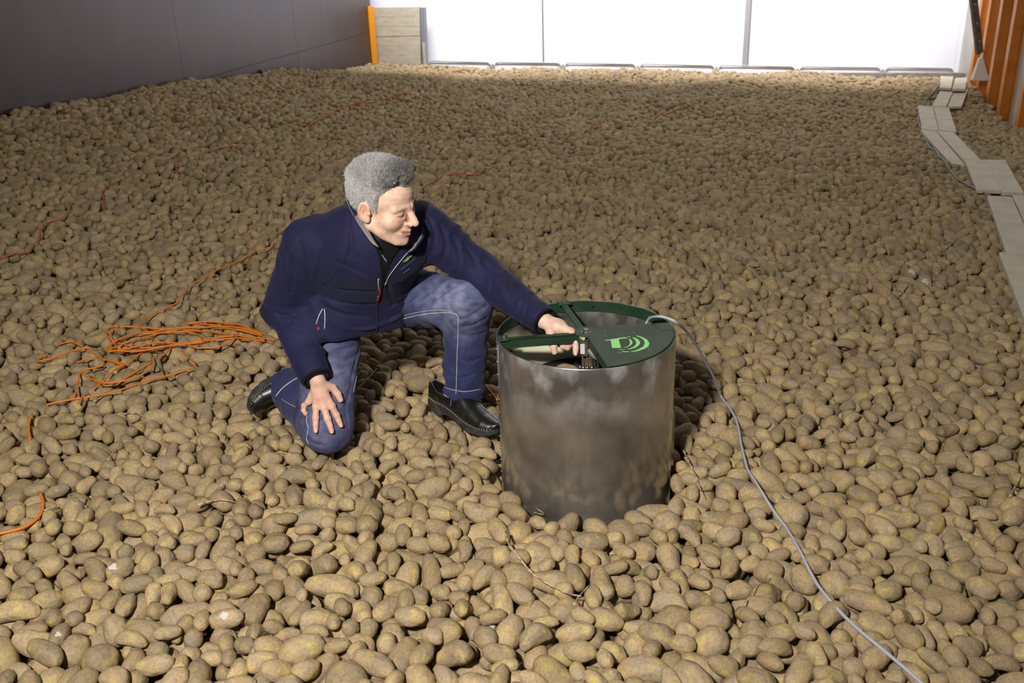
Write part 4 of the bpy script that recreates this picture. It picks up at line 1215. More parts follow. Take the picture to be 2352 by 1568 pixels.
def potato_mesh(k, sub_):
    a, b_, c, bend, nm = KINDS[k]
    bm = bmesh.new(); bmesh.ops.create_icosphere(bm, subdivisions=sub_, radius=1)
    v = np.array([q.co[:] for q in bm.verts])
    e = 0.90 if nm in ('long straight', 'sausage-shaped', 'long curved') else 0.96
    u = np.sign(v) * np.abs(v) ** e; u /= (np.abs(u) ** 2.25).sum(1)[:, None] ** (1 / 2.25)
    s = 1 + 0.085 * fbm(v, 1.9, k * 3 + 1) + 0.045 * fbm(v, 4.3, k + 5) + 0.010 * fbm(v, 11, k + 2)
    p = u * s[:, None] * [a, b_, c]
    if nm == 'egg-shaped': p[:, 1:] *= (1 - 0.20 * v[:, 0])[:, None]
    if nm == 'broad lumpy': p[:, 1:] *= (1 + 0.10 * np.sin(v[:, 0] * 4))[:, None]
    if nm == 'kidney-shaped': p[:, 1] *= 1
    p[:, 1] += bend * (v[:, 0] ** 2 - 0.4)
    rr_ = np.random.default_rng(k + 40)
    for _ in range(7):
        d = rr_.normal(0, 1, 3); d /= np.linalg.norm(d)
        p *= (1 - 0.035 * np.exp(-((v - d) ** 2).sum(1) / 0.012))[:, None]
    for q, w__ in zip(bm.verts, p): q.co = w__
    me = bpy.data.meshes.new('potato'); bm.to_mesh(me); bm.free()
    me.polygons.foreach_set('use_smooth', np.ones(len(me.polygons), dtype=bool))
    me.materials.append(M_potato)
    return me
PM = [potato_mesh(k, 4) for k in range(10)]
prng = np.random.default_rng(5)
def euler_R(e):
    cx, sx, cy, sy, cz, sz = math.cos(e[0]), math.sin(e[0]), math.cos(e[1]), math.sin(e[1]), math.cos(e[2]), math.sin(e[2])
    return np.array([[cz, -sz, 0], [sz, cz, 0], [0, 0, 1]]) @ np.array([[cy, 0, sy], [0, 1, 0], [-sy, 0, cy]]) @ np.array([[1, 0, 0], [0, cx, -sx], [0, sx, cx]])
NT = 420
TMP = []
for t in range(NT):
    k = int(prng.choice(10, p=[.13, .12, .15, .12, .09, .08, .10, .09, .06, .06]))
    s = float(np.clip(prng.lognormal(0.06, 0.29), 0.58, 1.70))
    e = (prng.uniform(0, 6.28), float(np.clip(prng.normal(0, 0.36), -0.95, 0.95)), prng.uniform(0, 6.28))
    R_ = euler_R(e); a = np.array(KINDS[k][:3]) * s * 0.925
    A = R_ @ np.diag(1 / a ** 2) @ R_.T
    r = int(a[0] / g) + 1
    oy, ox = np.meshgrid(np.arange(-r, r + 1), np.arange(-r, r + 1), indexing='ij')
    dx, dy = ox * g, oy * g
    B_q = A[0, 2] * dx + A[1, 2] * dy; C_q = A[0, 0] * dx ** 2 + 2 * A[0, 1] * dx * dy + A[1, 1] * dy ** 2 - 1
    disc = B_q ** 2 - A[2, 2] * C_q
    m = disc > 0
    sq = np.sqrt(disc[m])
    zb = (-B_q[m] - sq) / A[2, 2]; zt = (-B_q[m] + sq) / A[2, 2]
    TMP.append((k, s, e, (oy[m] * nx + ox[m]).astype(np.int64), zb.astype(np.float32), zt.astype(np.float32), r, float(zt.max()), a))
Hf = H.ravel(); Cf = CAP.ravel(); Tf = TG.ravel()
# the part of the room the photograph sees, with a margin
def in_view(x, y):
    z = bil(x, y)
    d = np.stack([x - CAM[0], y - CAM[1], z - CAM[2]], -1)
    dep = d @ FW; u = (d @ RT) / dep * FPX; v_ = -(d @ UP) / dep * FPX
    mx = 0.30 / dep * FPX + 90
    return (np.abs(u) < 1176 + mx) & (v_ < 784 + mx * 0.9) & (dep > 0.4)
placed = []
NPASS = 7 if PREVIEW != 'fast' else 4
for ps in range(NPASS):
    sp = (0.062, 0.062, 0.060, 0.060, 0.060, 0.060, 0.062)[ps]
    gx, gy = np.meshgrid(np.arange(X0 + 0.1, X1 - 0.1, sp), np.arange(Y0 + 0.1, Y1 - 0.1, sp))
    gx = (gx + prng.uniform(-.5, .5, gx.shape) * sp).ravel(); gy = (gy + prng.uniform(-.5, .5, gy.shape) * sp).ravel()
    a_ = (gx - P0[0]) * WN[0] + (gy - P0[1]) * WN[1]; b__ = -((gx - P0[0]) * WD[0] + (gy - P0[1]) * WD[1])
    ok = in_view(gx, gy) & (a_ > 0.02) & (a_ < RW - 0.02) & (b__ > 0.0)
    gx, gy = gx[ok], gy[ok]
    order = prng.permutation(len(gx))
    tid = prng.integers(0, NT, len(gx))
    K = 7
    jit = prng.normal(0, sp * 0.40, (len(gx), K, 2))
    lim = (-.055, -.02, 0.010, 0.014, 0.018, 0.020, 0.020)[ps]
    for i in order:
        k, s, e, off, zb, zt, r, zm, ax3 = TMP[tid[i]]
        cx = gx[i] + jit[i, :, 0]; cy = gy[i] + jit[i, :, 1]
        ix = ((cx - X0) / g).astype(np.int64); iy = ((cy - Y0) / g).astype(np.int64)
        np.clip(ix, r + 1, nx - r - 2, out=ix); np.clip(iy, r + 1, ny - r - 2, out=iy)
        base = iy * nx + ix
        zc = (Hf[base[:, None] + off] - zb).max(1)
        rel = zc + zm * 0.75 - Tf[base]
        j = int(rel.argmin())
        if rel[j] > lim: continue
        idx = base[j] + off
        top = zc[j] + zt
        if (top > Cf[idx]).any(): continue
        Hf[idx] = np.maximum(Hf[idx], top)
        placed.append((k, s, e, ix[j], iy[j], float(zc[j]), int(tid[i])))
# leave out what is wholly buried
keep = []; expo = []
for q in placed:
    t = TMP[q[6]]; idx = q[4] * nx + q[3] + t[3]
    fr = float((q[5] + t[5] >= Hf[idx] - 0.0015).mean())
    if fr > 0.04: keep.append(q); expo.append(fr)
print('potatoes', len(placed), len(keep))
PX = np.array([[X0 + (q[3] + 0.5) * g, Y0 + (q[4] + 0.5) * g, q[5]] for q in keep])
expo = np.array(expo); KI = np.array([q[0] for q in keep]); SC = np.array([q[1] for q in keep]); EU = np.array([q[2] for q in keep])
D_ = PX - CAM; dep = D_ @ FW; U_ = 1176 + FPX * (D_ @ RT) / dep; V_ = 784 - FPX * (D_ @ UP) / dep
LEN = np.array([KINDS[k][0] for k in KI]) * SC; WID = np.array([KINDS[k][1] for k in KI]) * SC
size = np.sqrt(LEN * WID) / dep * np.sqrt(np.clip(expo, 0, 1))
def hidden(u, v):
    drum = (u > 1130) & (u < 1560) & (v > 690) & (v < 1165)
    man = ((u > 610) & (u < 1120) & (v > 360) & (v < 760)) | ((u > 690) & (u < 815) & (v > 750) & (v < 1040)) | ((u > 570) & (u < 700) & (v > 860) & (v < 930))
    return drum | man
okv = (U_ > 4) & (U_ < 2348) & (V_ < 1564) & (V_ > 180) & ~hidden(U_, V_) & (expo > 0.35)
rank = np.argsort(-np.where(okv, size, 0))
NIND = 300
ind = rank[:NIND]

meta = []
FLAKE = [(2085, 628, 'large potato with a curved white flaking crust, by the straw on the right'), (2046, 672, 'potato with two white flaked patches on its end, right of the drum'), (2130, 657, 'long potato with white flakes along its top, near the walkway planks'), (1135, 1445, 'potato with a white mouldy lower end, front middle'), (133, 1452, 'big round potato with a small white scab, front left corner'), (283, 1332, 'long potato with a white scuffed tip in the left foreground'), (541, 1428, 'small potato with a white patch, left of the front middle')]
fl_i = {}
for fx, fy, lb in FLAKE:
    dd = np.hypot(U_ - fx, V_ - fy) - 200 * size + np.where(expo > 0.5, 0, 400)
    j = int(np.argmin(dd)); fl_i[j] = lb
ind_objs = []; first_of = {}
ind = np.array([i for i in ind if i not in fl_i][:NIND - len(fl_i)])
rest = np.ones(len(keep), bool); rest[ind] = False
M_flake = mat('white_flakes', 'c4bcb2', 0.85, bump=(300, 0.5, 0.001))
for n_, (i, lb) in enumerate(fl_i.items()):
    rest[i] = False; k = int(KI[i])
    o = bpy.data.objects.new('potato', PM[k]); link(o); o.location = PX[i]; o.rotation_euler = EU[i]; o.scale = (SC[i],) * 3
    tag(o, lb, 'potato', 'potatoes with white patches')
    vv = np.array([q.co[:] for q in PM[k].vertices]); fa = np.array([q.vertices[:] for q in PM[k].polygons])
    Rw = euler_R(EU[i]); wdir = Rw.T @ unit(np.array([0.25 * math.sin(n_ * 2.1), -0.55, 0.75]))
    hit = vv / nrm(vv)[:, None] @ wdir + 0.10 * fbm(vv, 130, n_)
    sel = (hit[fa].min(1) > (0.80, 0.84, 0.80, 0.80, 0.95, 0.90, 0.88)[n_ % 7])
    if sel.sum() < 4: sel = hit[fa].min(1) > 0.75
    ids = np.unique(fa[sel]); mp_ = {a: b for b, a in enumerate(ids)}
    m_ = mesh_obj('white_patch', vv[ids] * 1.012, [tuple(mp_[a] for a in f_) for f_ in fa[sel]], M_flake, o)
    m_['label'] = 'white flaking patch'
for i in ind:
    k = int(KI[i]); u, v_ = U_[i], V_[i]
    o = bpy.data.objects.new('potato', PM[k]); link(o)
    o.location = PX[i]; o.rotation_euler = EU[i]; o.scale = (SC[i],) * 3
    if k not in first_of: first_of[k] = o
    meta.append((u, v_, LEN[i], k, o))
    ind_objs.append(o)
_o1 = 'first second third fourth fifth sixth seventh eighth ninth tenth eleventh twelfth thirteenth fourteenth fifteenth sixteenth seventeenth eighteenth nineteenth'.split()
def ordinal(n):
    if n < 20: return _o1[n - 1]
    t, r = divmod(n, 10)
    return ('twentieth', 'thirtieth', 'fortieth')[t - 2] if r == 0 else ('twenty', 'thirty', 'forty')[t - 2] + '-' + _o1[r - 1]
meta.sort(key=lambda q: -q[1])
NROW = 20
for r0 in range(0, len(meta), NROW):
    row = sorted(meta[r0:r0 + NROW], key=lambda q: q[0])
    for c_, (u, v_, L2, k, o) in enumerate(row):
        szw = 'huge' if L2 > 0.070 else 'large' if L2 > 0.058 else 'middling' if L2 > 0.046 else 'small' if L2 > 0.038 else 'tiny'
        rw_ = 'the nearest row' if r0 == 0 else f'the {ordinal(r0 // NROW + 1)} row up'
        tag(o, f'{szw} {KINDS[k][4]} potato, {ordinal(c_ + 1)} from the left in {rw_}', 'potato', 'potatoes nearest the camera')
# all the others: points carrying instances of the same shapes, on one bed
ri = np.argwhere(rest)[:, 0]
step = 6
bx, by = np.arange(0, nx, step), np.arange(0, ny, step)
BX, BY = np.meshgrid(xs[bx], ysg[by], indexing='xy')
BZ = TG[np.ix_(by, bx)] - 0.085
ab_ = (BX - P0[0]) * WN[0] + (BY - P0[1]) * WN[1]; bb2 = -((BX - P0[0]) * WD[0] + (BY - P0[1]) * WD[1])
inr = (np.hypot(BX - DC[0], BY - DC[1]) > DR + 0.06) & in_view(BX.ravel(), BY.ravel()).reshape(BX.shape) & (ab_ > 0) & (ab_ < RW) & (bb2 > -0.03)
bv = np.stack([BX.ravel(), BY.ravel(), BZ.ravel()], 1)
n1, n2 = BX.shape
qi = (np.arange(n1 - 1)[:, None] * n2 + np.arange(n2 - 1)[None]).ravel()
qf = np.stack([qi, qi + 1, qi + n2 + 1, qi + n2], 1)
qf = qf[inr.ravel()[qf].all(1)]
usedv = np.unique(qf); remap = np.full(len(bv), -1); remap[usedv] = np.arange(len(usedv))
bv = bv[usedv]; qf = remap[qf]
nbv = len(bv)
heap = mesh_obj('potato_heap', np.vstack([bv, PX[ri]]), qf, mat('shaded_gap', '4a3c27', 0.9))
me = heap.data
def att(nm, ty, arr, fld='value'):
    a = me.attributes.new(nm, ty, 'POINT'); a.data.foreach_set(fld, arr)
att('is_potato', 'BOOLEAN', np.r_[np.zeros(nbv, bool), np.ones(len(ri), bool)])
att('kind_id', 'INT', np.r_[np.zeros(nbv, np.int32), KI[ri].astype(np.int32)])
att('size', 'FLOAT', np.r_[np.zeros(nbv), SC[ri]].astype(np.float32))
att('turn', 'FLOAT_VECTOR', np.vstack([np.zeros((nbv, 3)), EU[ri]]).astype(np.float32).ravel(), 'vector')
ng = bpy.data.node_groups.new('heap_potatoes', 'GeometryNodeTree')
ng.interface.new_socket('Geometry', in_out='INPUT', socket_type='NodeSocketGeometry')
ng.interface.new_socket('Geometry', in_out='OUTPUT', socket_type='NodeSocketGeometry')
gi = ng.nodes.new('NodeGroupInput'); go = ng.nodes.new('NodeGroupOutput')
jn = ng.nodes.new('GeometryNodeJoinGeometry'); ng.links.new(gi.outputs[0], jn.inputs[0])
def named(nm, ty):
    n = ng.nodes.new('GeometryNodeInputNamedAttribute'); n.data_type = ty; n.inputs[0].default_value = nm; return n.outputs[0]
isel = named('is_potato', 'BOOLEAN'); kid = named('kind_id', 'INT'); szn = named('size', 'FLOAT'); trn = named('turn', 'FLOAT_VECTOR')
for k in range(10):
    src = first_of.get(k)
    if src is None: continue
    cmp_ = ng.nodes.new('FunctionNodeCompare'); cmp_.data_type = 'INT'; cmp_.operation = 'EQUAL'
    ng.links.new(kid, cmp_.inputs[2]); cmp_.inputs[3].default_value = k
    an = ng.nodes.new('FunctionNodeBooleanMath'); an.operation = 'AND'
    ng.links.new(isel, an.inputs[0]); ng.links.new(cmp_.outputs[0], an.inputs[1])
    ob = ng.nodes.new('GeometryNodeObjectInfo'); ob.transform_space = 'ORIGINAL'; ob.inputs[0].default_value = src
    ob.inputs['As Instance'].default_value = True
    ip = ng.nodes.new('GeometryNodeInstanceOnPoints')
    ng.links.new(gi.outputs[0], ip.inputs['Points']); ng.links.new(an.outputs[0], ip.inputs['Selection'])
    ng.links.new(ob.outputs['Geometry'], ip.inputs['Instance'])
    e2r = ng.nodes.new('FunctionNodeEulerToRotation'); ng.links.new(trn, e2r.inputs[0]); ng.links.new(e2r.outputs[0], ip.inputs['Rotation'])
    cb2 = ng.nodes.new('ShaderNodeCombineXYZ')
    for q in range(3): ng.links.new(szn, cb2.inputs[q])
    ng.links.new(cb2.outputs[0], ip.inputs['Scale'])
    ng.links.new(ip.outputs[0], jn.inputs[0])
ng.links.new(jn.outputs[0], go.inputs[0])
md = heap.modifiers.new('potatoes', 'NODES'); md.node_group = ng
tag(heap, 'deep heap of dusty brown potatoes covering the whole storage floor', 'potatoes', kind='stuff')
# ------------------------------------------------ planks
M_plank = mat('pale_plank', 'cdc4ae', 0.75, noise=(7, 'b9af98', 6, 0.35, 0.7, (1, 1, 1)), bump=(60, 0.15, 0.002))
for (pp, lb), cor in zip(PLANKS, PQ):
    c = cor.mean(0); ctr = c - [0, 0, 0.012]
    vs = [p - c for p in cor] + [p - c - [0, 0, 0.024] for p in cor]
    sg = np.cross((cor[1] - cor[0])[:2], (cor[2] - cor[1])[:2])
    o = MB().add(vs, [(0, 1, 2, 3), (7, 6, 5, 4), (0, 4, 5, 1), (1, 5, 6, 2), (2, 6, 7, 3), (3, 7, 4, 0)]).build('plank', M_plank)
    o.location = c; bevel(o, 0.002, 1)
    tag(o, lb if 'plank' in lb else lb, 'plank', 'planks of the walkway over the potatoes')
# white block at the foot of the posts
q = atpl(2250, 186, room(RW - 0.26, 0), WN)
mb = MB(); sx_, sy_ = WN, WD
vs = [q + WN * a + WD * b_ + [0, 0, z] for a, b_, z in ((-.07, 0, 0), (.10, 0, 0), (.10, .12, 0), (-.07, .12, 0), (-.03, .02, .22), (.0, .02, .24), (.01, .10, .24), (-.03, .10, .22))]
o = mb.add(vs, [(3, 2, 1, 0), (0, 1, 5, 4), (1, 2, 6, 5), (2, 3, 7, 6), (3, 0, 4, 7), (4, 5, 6, 7)]).build('foam_block', mat('white_foam', 'dcd6c8', 0.7)); bevel(o, 0.008)
tag(o, 'white wedge-shaped block standing at the foot of the orange posts', 'block')

# ================================================================ the ventilation drum
def drum_extra(nt, N, L, b, tc):
    n = N.new('ShaderNodeTexNoise'); n.inputs['Scale'].default_value = 9; n.inputs['Detail'].default_value = 6
    L.new(tc.outputs['Object'], n.inputs[0])
    r = N.new('ShaderNodeMapRange'); r.inputs[1].default_value = 0.35; r.inputs[2].default_value = 0.7; r.inputs[3].default_value = 0.16; r.inputs[4].default_value = 0.30
    L.new(n.outputs[0], r.inputs[0]); L.new(r.outputs[0], b.inputs['Roughness'])
    # milky deposit that runs down from the rim
    sp = N.new('ShaderNodeSeparateXYZ'); L.new(tc.outputs['Object'], sp.inputs[0])
    zr = N.new('ShaderNodeMapRange'); zr.inputs[1].default_value = 0.24; zr.inputs[2].default_value = 0.44; L.new(sp.outputs[2], zr.inputs[0])
    n2 = N.new('ShaderNodeTexNoise'); n2.inputs['Scale'].default_value = 14; n2.inputs['Detail'].default_value = 7
    mp = N.new('ShaderNodeMapping'); mp.inputs['Scale'].default_value = (1, 1, 0.75); L.new(tc.outputs['Object'], mp.inputs[0]); L.new(mp.outputs[0], n2.inputs[0])
    r2 = N.new('ShaderNodeMapRange'); r2.inputs[1].default_value = 0.45; r2.inputs[2].default_value = 0.72; L.new(n2.outputs[0], r2.inputs[0])
    mu = N.new('ShaderNodeMath'); mu.operation = 'MULTIPLY'; L.new(zr.outputs[0], mu.inputs[0]); L.new(r2.outputs[0], mu.inputs[1])
    mx = N.new('ShaderNodeMix'); mx.data_type = 'RGBA'; L.new(mu.outputs[0], mx.inputs[0])
    src = b.inputs['Base Color'].links[0].from_socket; L.new(src, mx.inputs[6]); mx.inputs[7].default_value = srgb('b4b2b5'); L.new(mx.outputs[2], b.inputs['Base Color'])
    m3 = N.new('ShaderNodeMapRange'); m3.inputs[3].default_value = 0.80; m3.inputs[4].default_value = 0.30; L.new(mu.outputs[0], m3.inputs[0]); L.new(m3.outputs[0], b.inputs['Metallic'])
M_drum = mat('galvanised_sheet', 'b3ada4', 0.3, 0.8, noise=(5, '77716a', 4, 0.35, 0.7), bump=(260, 0.06, 0.001, (1, 1, 0.08)), extra=drum_extra)
M_dgreen = mat('dark_green_paint', '1b3522', 0.55, spec=0.25, noise=(18, '2b3f2c', 5, 0.4, 0.75), bump=(150, 0.08, 0.001))
M_plate = mat('dusty_green_plate', '36432f', 0.6, spec=0.25, noise=(14, '444c3e', 6, 0.35, 0.7), bump=(150, 0.08, 0.001))
M_cream = mat('cream_moulding', 'dcd9b6', 0.35, noise=(14, 'cfcaa6', 4, 0.4, 0.7))
M_chrome = mat('bright_zinc', 'c9c9cc', 0.22, 1.0)
base_z = -0.16
O3 = np.array([DC[0], DC[1], 0.0])
drum = empty('ventilation_drum', (DC[0], DC[1], base_z))
def dchild(o): return keep_world(o, drum)
mb = MB(); R0 = DR
mb.lathe([(R0 - 0.0015, base_z), (R0, base_z), (R0, DZ - 0.004), (R0 - 0.0005, DZ - 0.001), (R0 - 0.002, DZ), (R0 - 0.0035, DZ - 0.001), (R0 - 0.003, DZ - 0.004), (R0 - 0.003, base_z)], O3, 128, closed=True)
body = mb.build('shell', M_drum, None, smooth=True, origin=(DC[0], DC[1], 0)); dchild(body)
es = body.modifiers.new('es', 'EDGE_SPLIT'); es.split_angle = math.radians(50)
# seam with rivets on the left, lap edge on the right
def cyl(ang, r, z): return np.array([DC[0] + r * math.cos(ang), DC[1] + r * math.sin(ang), z])
a_s = math.radians(186)
v_s = [cyl(a_s + d, R0 + 0.0012, z) for z in (base_z, DZ - 0.01) for d in np.linspace(0, 0.10, 6)]
o = MB().add(v_s + [cyl(a_s + d, R0 - 0.0005, z) for z in (base_z, DZ - 0.01) for d in np.linspace(0, 0.10, 6)], [(i, i + 1, 6 + i + 1, 6 + i) for i in range(5)] + [(0, 6, 18, 12), (5, 17, 23, 11), (0, 12, 13, 1), (6, 7, 19, 18)]).build('seam_lap', M_drum, None, smooth=False); dchild(o)
for i, z in enumerate(np.linspace(0.0, DZ - 0.03, 11)):
    a = a_s + 0.025
    n_ = np.array([math.cos(a), math.sin(a), 0]); t_ = np.array([-n_[1], n_[0], 0])
    o = MB().lathe([(0.0001, 0.0035), (0.003, 0.003), (0.0045, 0.0012), (0.005, 0)], cyl(a, R0 + 0.001, z), 10, np.column_stack([t_, [0, 0, 1], n_])).build('rivet', M_chrome, None, smooth=True); dchild(o)
a_r = math.radians(-8)
o = MB().add([cyl(a_r + d, R0 + e_, z) for z in (0.0, 0.20) for d, e_ in ((0, 0.0), (0.02, 0.006), (0.04, 0.0))], [(0, 1, 4, 3), (1, 2, 5, 4)]).build('bent_lap', M_drum, None); dchild(o)
# green angle ring
o = MB().lathe([(R0 - 0.0032, DZ - 0.001), (R0 - 0.0032, DZ - 0.036), (R0 - 0.007, DZ - 0.036), (R0 - 0.007, DZ - 0.001)], O3, 128, closed=True).build('rim_ring', M_dgreen, None, smooth=False); dchild(o)
for a in (math.radians(80), math.radians(35), math.radians(140)):
    o = MB().lathe([(0.0001, 0.003), (0.004, 0.003), (0.004, 0)], cyl(a, R0 - 0.0072, DZ - 0.018), 6, np.column_stack([[0, 0, 1], np.array([-math.sin(a), math.cos(a), 0]), -np.array([math.cos(a), math.sin(a), 0])])).build('rivet', M_chrome, None); dchild(o)
hub = atz(1344, 764, DZ)
def on_rim(px, py, rad=R0 - 0.004):
    p = atz(px, py, DZ); d = (p - O3)[:2]; d = d / np.linalg.norm(d) * rad; return np.array([DC[0] + d[0], DC[1] + d[1], DZ])
def spoke(p, q, wd_, dp, name):
    d = unit(q - p); n_ = np.cross([0, 0, 1.0], d)
    # angle bar: flat on top, flange down
    m = MB(); m.box((p + q) / 2 + [0, 0, -0.002], (q - p) / 2, n_ * wd_ / 2, [0, 0, 0.002])
    m.box((p + q) / 2 - n_ * (wd_ / 2 - 0.002) * 1 + [0, 0, -dp / 2], (q - p) / 2, n_ * 0.002, [0, 0, dp / 2])
    o = m.build(name, M_dgreen, None); bevel(o, 0.0008, 1); dchild(o); return o
spL = on_rim(1152, 778); spB = on_rim(1290, 690)
spoke(spL, hub + unit(spL - hub) * 0.02, 0.022, 0.028, 'spoke')
spoke(hub + unit(spB - hub) * 0.02, spB, 0.024, 0.026, 'spoke')
for p in (spL, spB):
    d = unit((hub - p) * [1, 1, 0])
    o = MB().box(p + d * 0.014 + [0, 0, 0.001], d * 0.016, np.cross([0, 0, 1.0], d) * 0.020, [0, 0, 0.0022]).build('spoke_foot', M_dgreen, None); bevel(o, 0.001, 1); dchild(o)
    o = MB().lathe([(0.0001, 0.004), (0.004, 0.004), (0.0045, 0)], p + d * 0.018 + [0, 0, 0.003], 6).build('screw', M_chrome, None); dchild(o)
# cover plate: a sector of the circle with a rounded tab at the hub
pa, pb = atz(1398, 847, DZ), atz(1549, 742, DZ)
a0 = math.atan2(pa[1] - DC[1], pa[0] - DC[0]); a1 = math.atan2(pb[1] - DC[1], pb[0] - DC[0])
out_ = [np.array([DC[0] + (R0 - 0.008) * math.cos(t), DC[1] + (R0 - 0.008) * math.sin(t), 0]) for t in np.linspace(a0, a1, 40)]
tabs = [atz(x, y, DZ) * [1, 1, 0] for x, y in ((1352, 752.5), (1345, 751), (1335, 752.5), (1324, 757), (1319.5, 763), (1323, 770), (1334, 774), (1346, 775.5), (1352, 779))]
ring = out_ + tabs
zt_ = DZ + 0.0035
vs = [p + [0, 0, zt_] for p in ring] + [p + [0, 0, zt_ - 0.003] for p in ring]
n = len(ring)
o = MB().add(vs, [tuple(range(n)), tuple(range(2 * n - 1, n - 1, -1))] + [(i, (i + 1) % n, n + (i + 1) % n, n + i) for i in range(n)]).build('cover_plate', M_plate, None); dchild(o); plate = o
# folded flange along the front-left edge of the plate
pA = out_[0] + [0, 0, DZ - 0.010]; pB = tabs[-1] + [0, 0, DZ - 0.010]
o = MB().box((pA + pB) / 2, (pB - pA) / 2, np.cross([0, 0, 1.0], unit(pB - pA)) * 0.0015, [0, 0, 0.012]).build('plate_flange', M_dgreen, None); dchild(o)
# emblem cut in the plate
M_lime = mat('light_green_panel', '8fd878', 0.5)
M_dk = mat('dark_cut_edge', '16261a', 0.6)
lg = lambda x, y: (1370 + x / 15.68, 740 + y / 15.68)
shapes = {
    'letter_stem': [(510, 640), (800, 603), (885, 912), (560, 912)],
    'letter_bar': [(300, 658), (325, 635), (500, 612), (930, 545), (1000, 535), (1100, 558), (1112, 578), (1000, 572), (900, 590), (500, 642)],
    'arc': [(1160, 590), (1205, 602), (1285, 668), (1305, 740), (1250, 815), (1150, 870), (1060, 903), (985, 905), (1080, 880), (1165, 832), (1208, 760), (1205, 690), (1175, 640)],
    'arc_2': [(1285, 545), (1350, 540), (1500, 608), (1582, 720), (1545, 810), (1420, 900), (1250, 957), (1090, 970), (1200, 940), (1340, 880), (1418, 800), (1432, 720), (1392, 630), (1330, 575)],
    'arc_3': [(1430, 490), (1480, 475), (1650, 530), (1830, 630), (1905, 740), (1880, 850), (1750, 940), (1560, 1010), (1400, 1045), (1230, 1050), (1400, 1012), (1550, 952), (1690, 868), (1737, 760), (1720, 660), (1620, 570), (1520, 520)],
    'thin_line': [(880, 1047), (1160, 1045), (1165, 1062), (980, 1064)],
    'thin_line_2': [(840, 985), (1010, 974), (1015, 984), (860, 996)],
    'thin_line_3': [(1110, 510), (1225, 520), (1228, 530), (1110, 520)],
}
def flat_piece(pts, z, th, name, m, parent, grow=0.0):
    P_ = np.array([atz(*lg(x, y), z) for x, y in pts])
    n = len(P_)
    if grow:
        Q = []
        for i in range(n):
            t = P_[(i + 1) % n] - P_[i - 1]; t /= np.linalg.norm(t) + 1e-9
            Q.append(P_[i] + np.array([t[1], -t[0], 0]) * grow * SGN)
        P_ = np.array(Q)
    P_[:, 2] = z
    vs = [p for p in P_] + [p - [0, 0, th] for p in P_]
    bm = bmesh.new(); top = [bm.verts.new(v) for v in vs[:n]]; bot = [bm.verts.new(v) for v in vs[n:]]
    bm.faces.new(top); bm.faces.new(bot[::-1])
    for i in range(n): bm.faces.new((top[i], bot[i], bot[(i + 1) % n], top[(i + 1) % n]))
    bmesh.ops.triangulate(bm, faces=[f for f in bm.faces if len(f.verts) > 4])
    bmesh.ops.recalc_face_normals(bm, faces=bm.faces)
    me = bpy.data.meshes.new(name); bm.to_mesh(me); bm.free(); me.materials.append(m)
    o = bpy.data.objects.new(name, me); link(o)
    o.parent = parent; o.matrix_parent_inverse = Matrix.Identity(4)
    o.location = -Vector(drum.location)
    return o
SGN = 1 if np.cross((atz(*lg(*shapes['letter_stem'][1]), zt_) - atz(*lg(*shapes['letter_stem'][0]), zt_))[:2], (atz(*lg(*shapes['letter_stem'][2]), zt_) - atz(*lg(*shapes['letter_stem'][1]), zt_))[:2]) > 0 else -1
for nm, pts in shapes.items():
    flat_piece(pts, zt_ + 0.0004, 0.0006, 'cut_edge', M_dk, drum, 0.0012)
    flat_piece(pts, zt_ + 0.0008, 0.0006, nm.split('_2')[0].split('_3')[0], M_lime, drum)
def hexbolt(c, r, h, name='bolt', stem=None):
    m = MB(); m.lathe([(r * 1.5, 0.0), (r * 1.5, 0.0012), (r * 1.0, 0.0013), (r * 1.0, h * 0.85), (r * 0.85, h), (0.0001, h)], c, 6)
    if stem: m.lathe([(r * 0.5, h), (r * 0.5, h + stem), (0.0001, h + stem)], c, 8)
    o = m.build(name, M_chrome, None); dchild(o); return o
for x, y in ((1390, 772), (1455.5, 765), (1489, 803.5), (1422.5, 811.5)):
    hexbolt(atz(x, y, zt_), 0.0038, 0.005, stem=0.006)
hexbolt(atz(1346, 762, zt_), 0.0105, 0.009)
# cream inlet ring
prof = [(R0 - 0.004, DZ - 0.118), (0.252, DZ - 0.122), (0.236, DZ - 0.128), (0.222, DZ - 0.136), (0.212, DZ - 0.145), (0.206, DZ - 0.155), (0.204, DZ - 0.168), (0.203, DZ - 0.195), (0.200, DZ - 0.195), (0.201, DZ - 0.166), (0.203, DZ - 0.156), (0.209, DZ - 0.148), (0.220, DZ - 0.140), (0.235, DZ - 0.132), (0.252, DZ - 0.127), (R0 - 0.004, DZ - 0.123)]
o = MB().lathe(prof, O3, 96, closed=True).build('inlet_ring', M_cream, None, smooth=True); dchild(o)
o = MB().lathe([(0.199, DZ - 0.172), (0.199, base_z + 0.05), (0.203, base_z + 0.05), (0.203, DZ - 0.172)], O3, 64, closed=True).build('inner_duct', mat('black_duct', '14120f', 0.6), None, smooth=True); dchild(o)
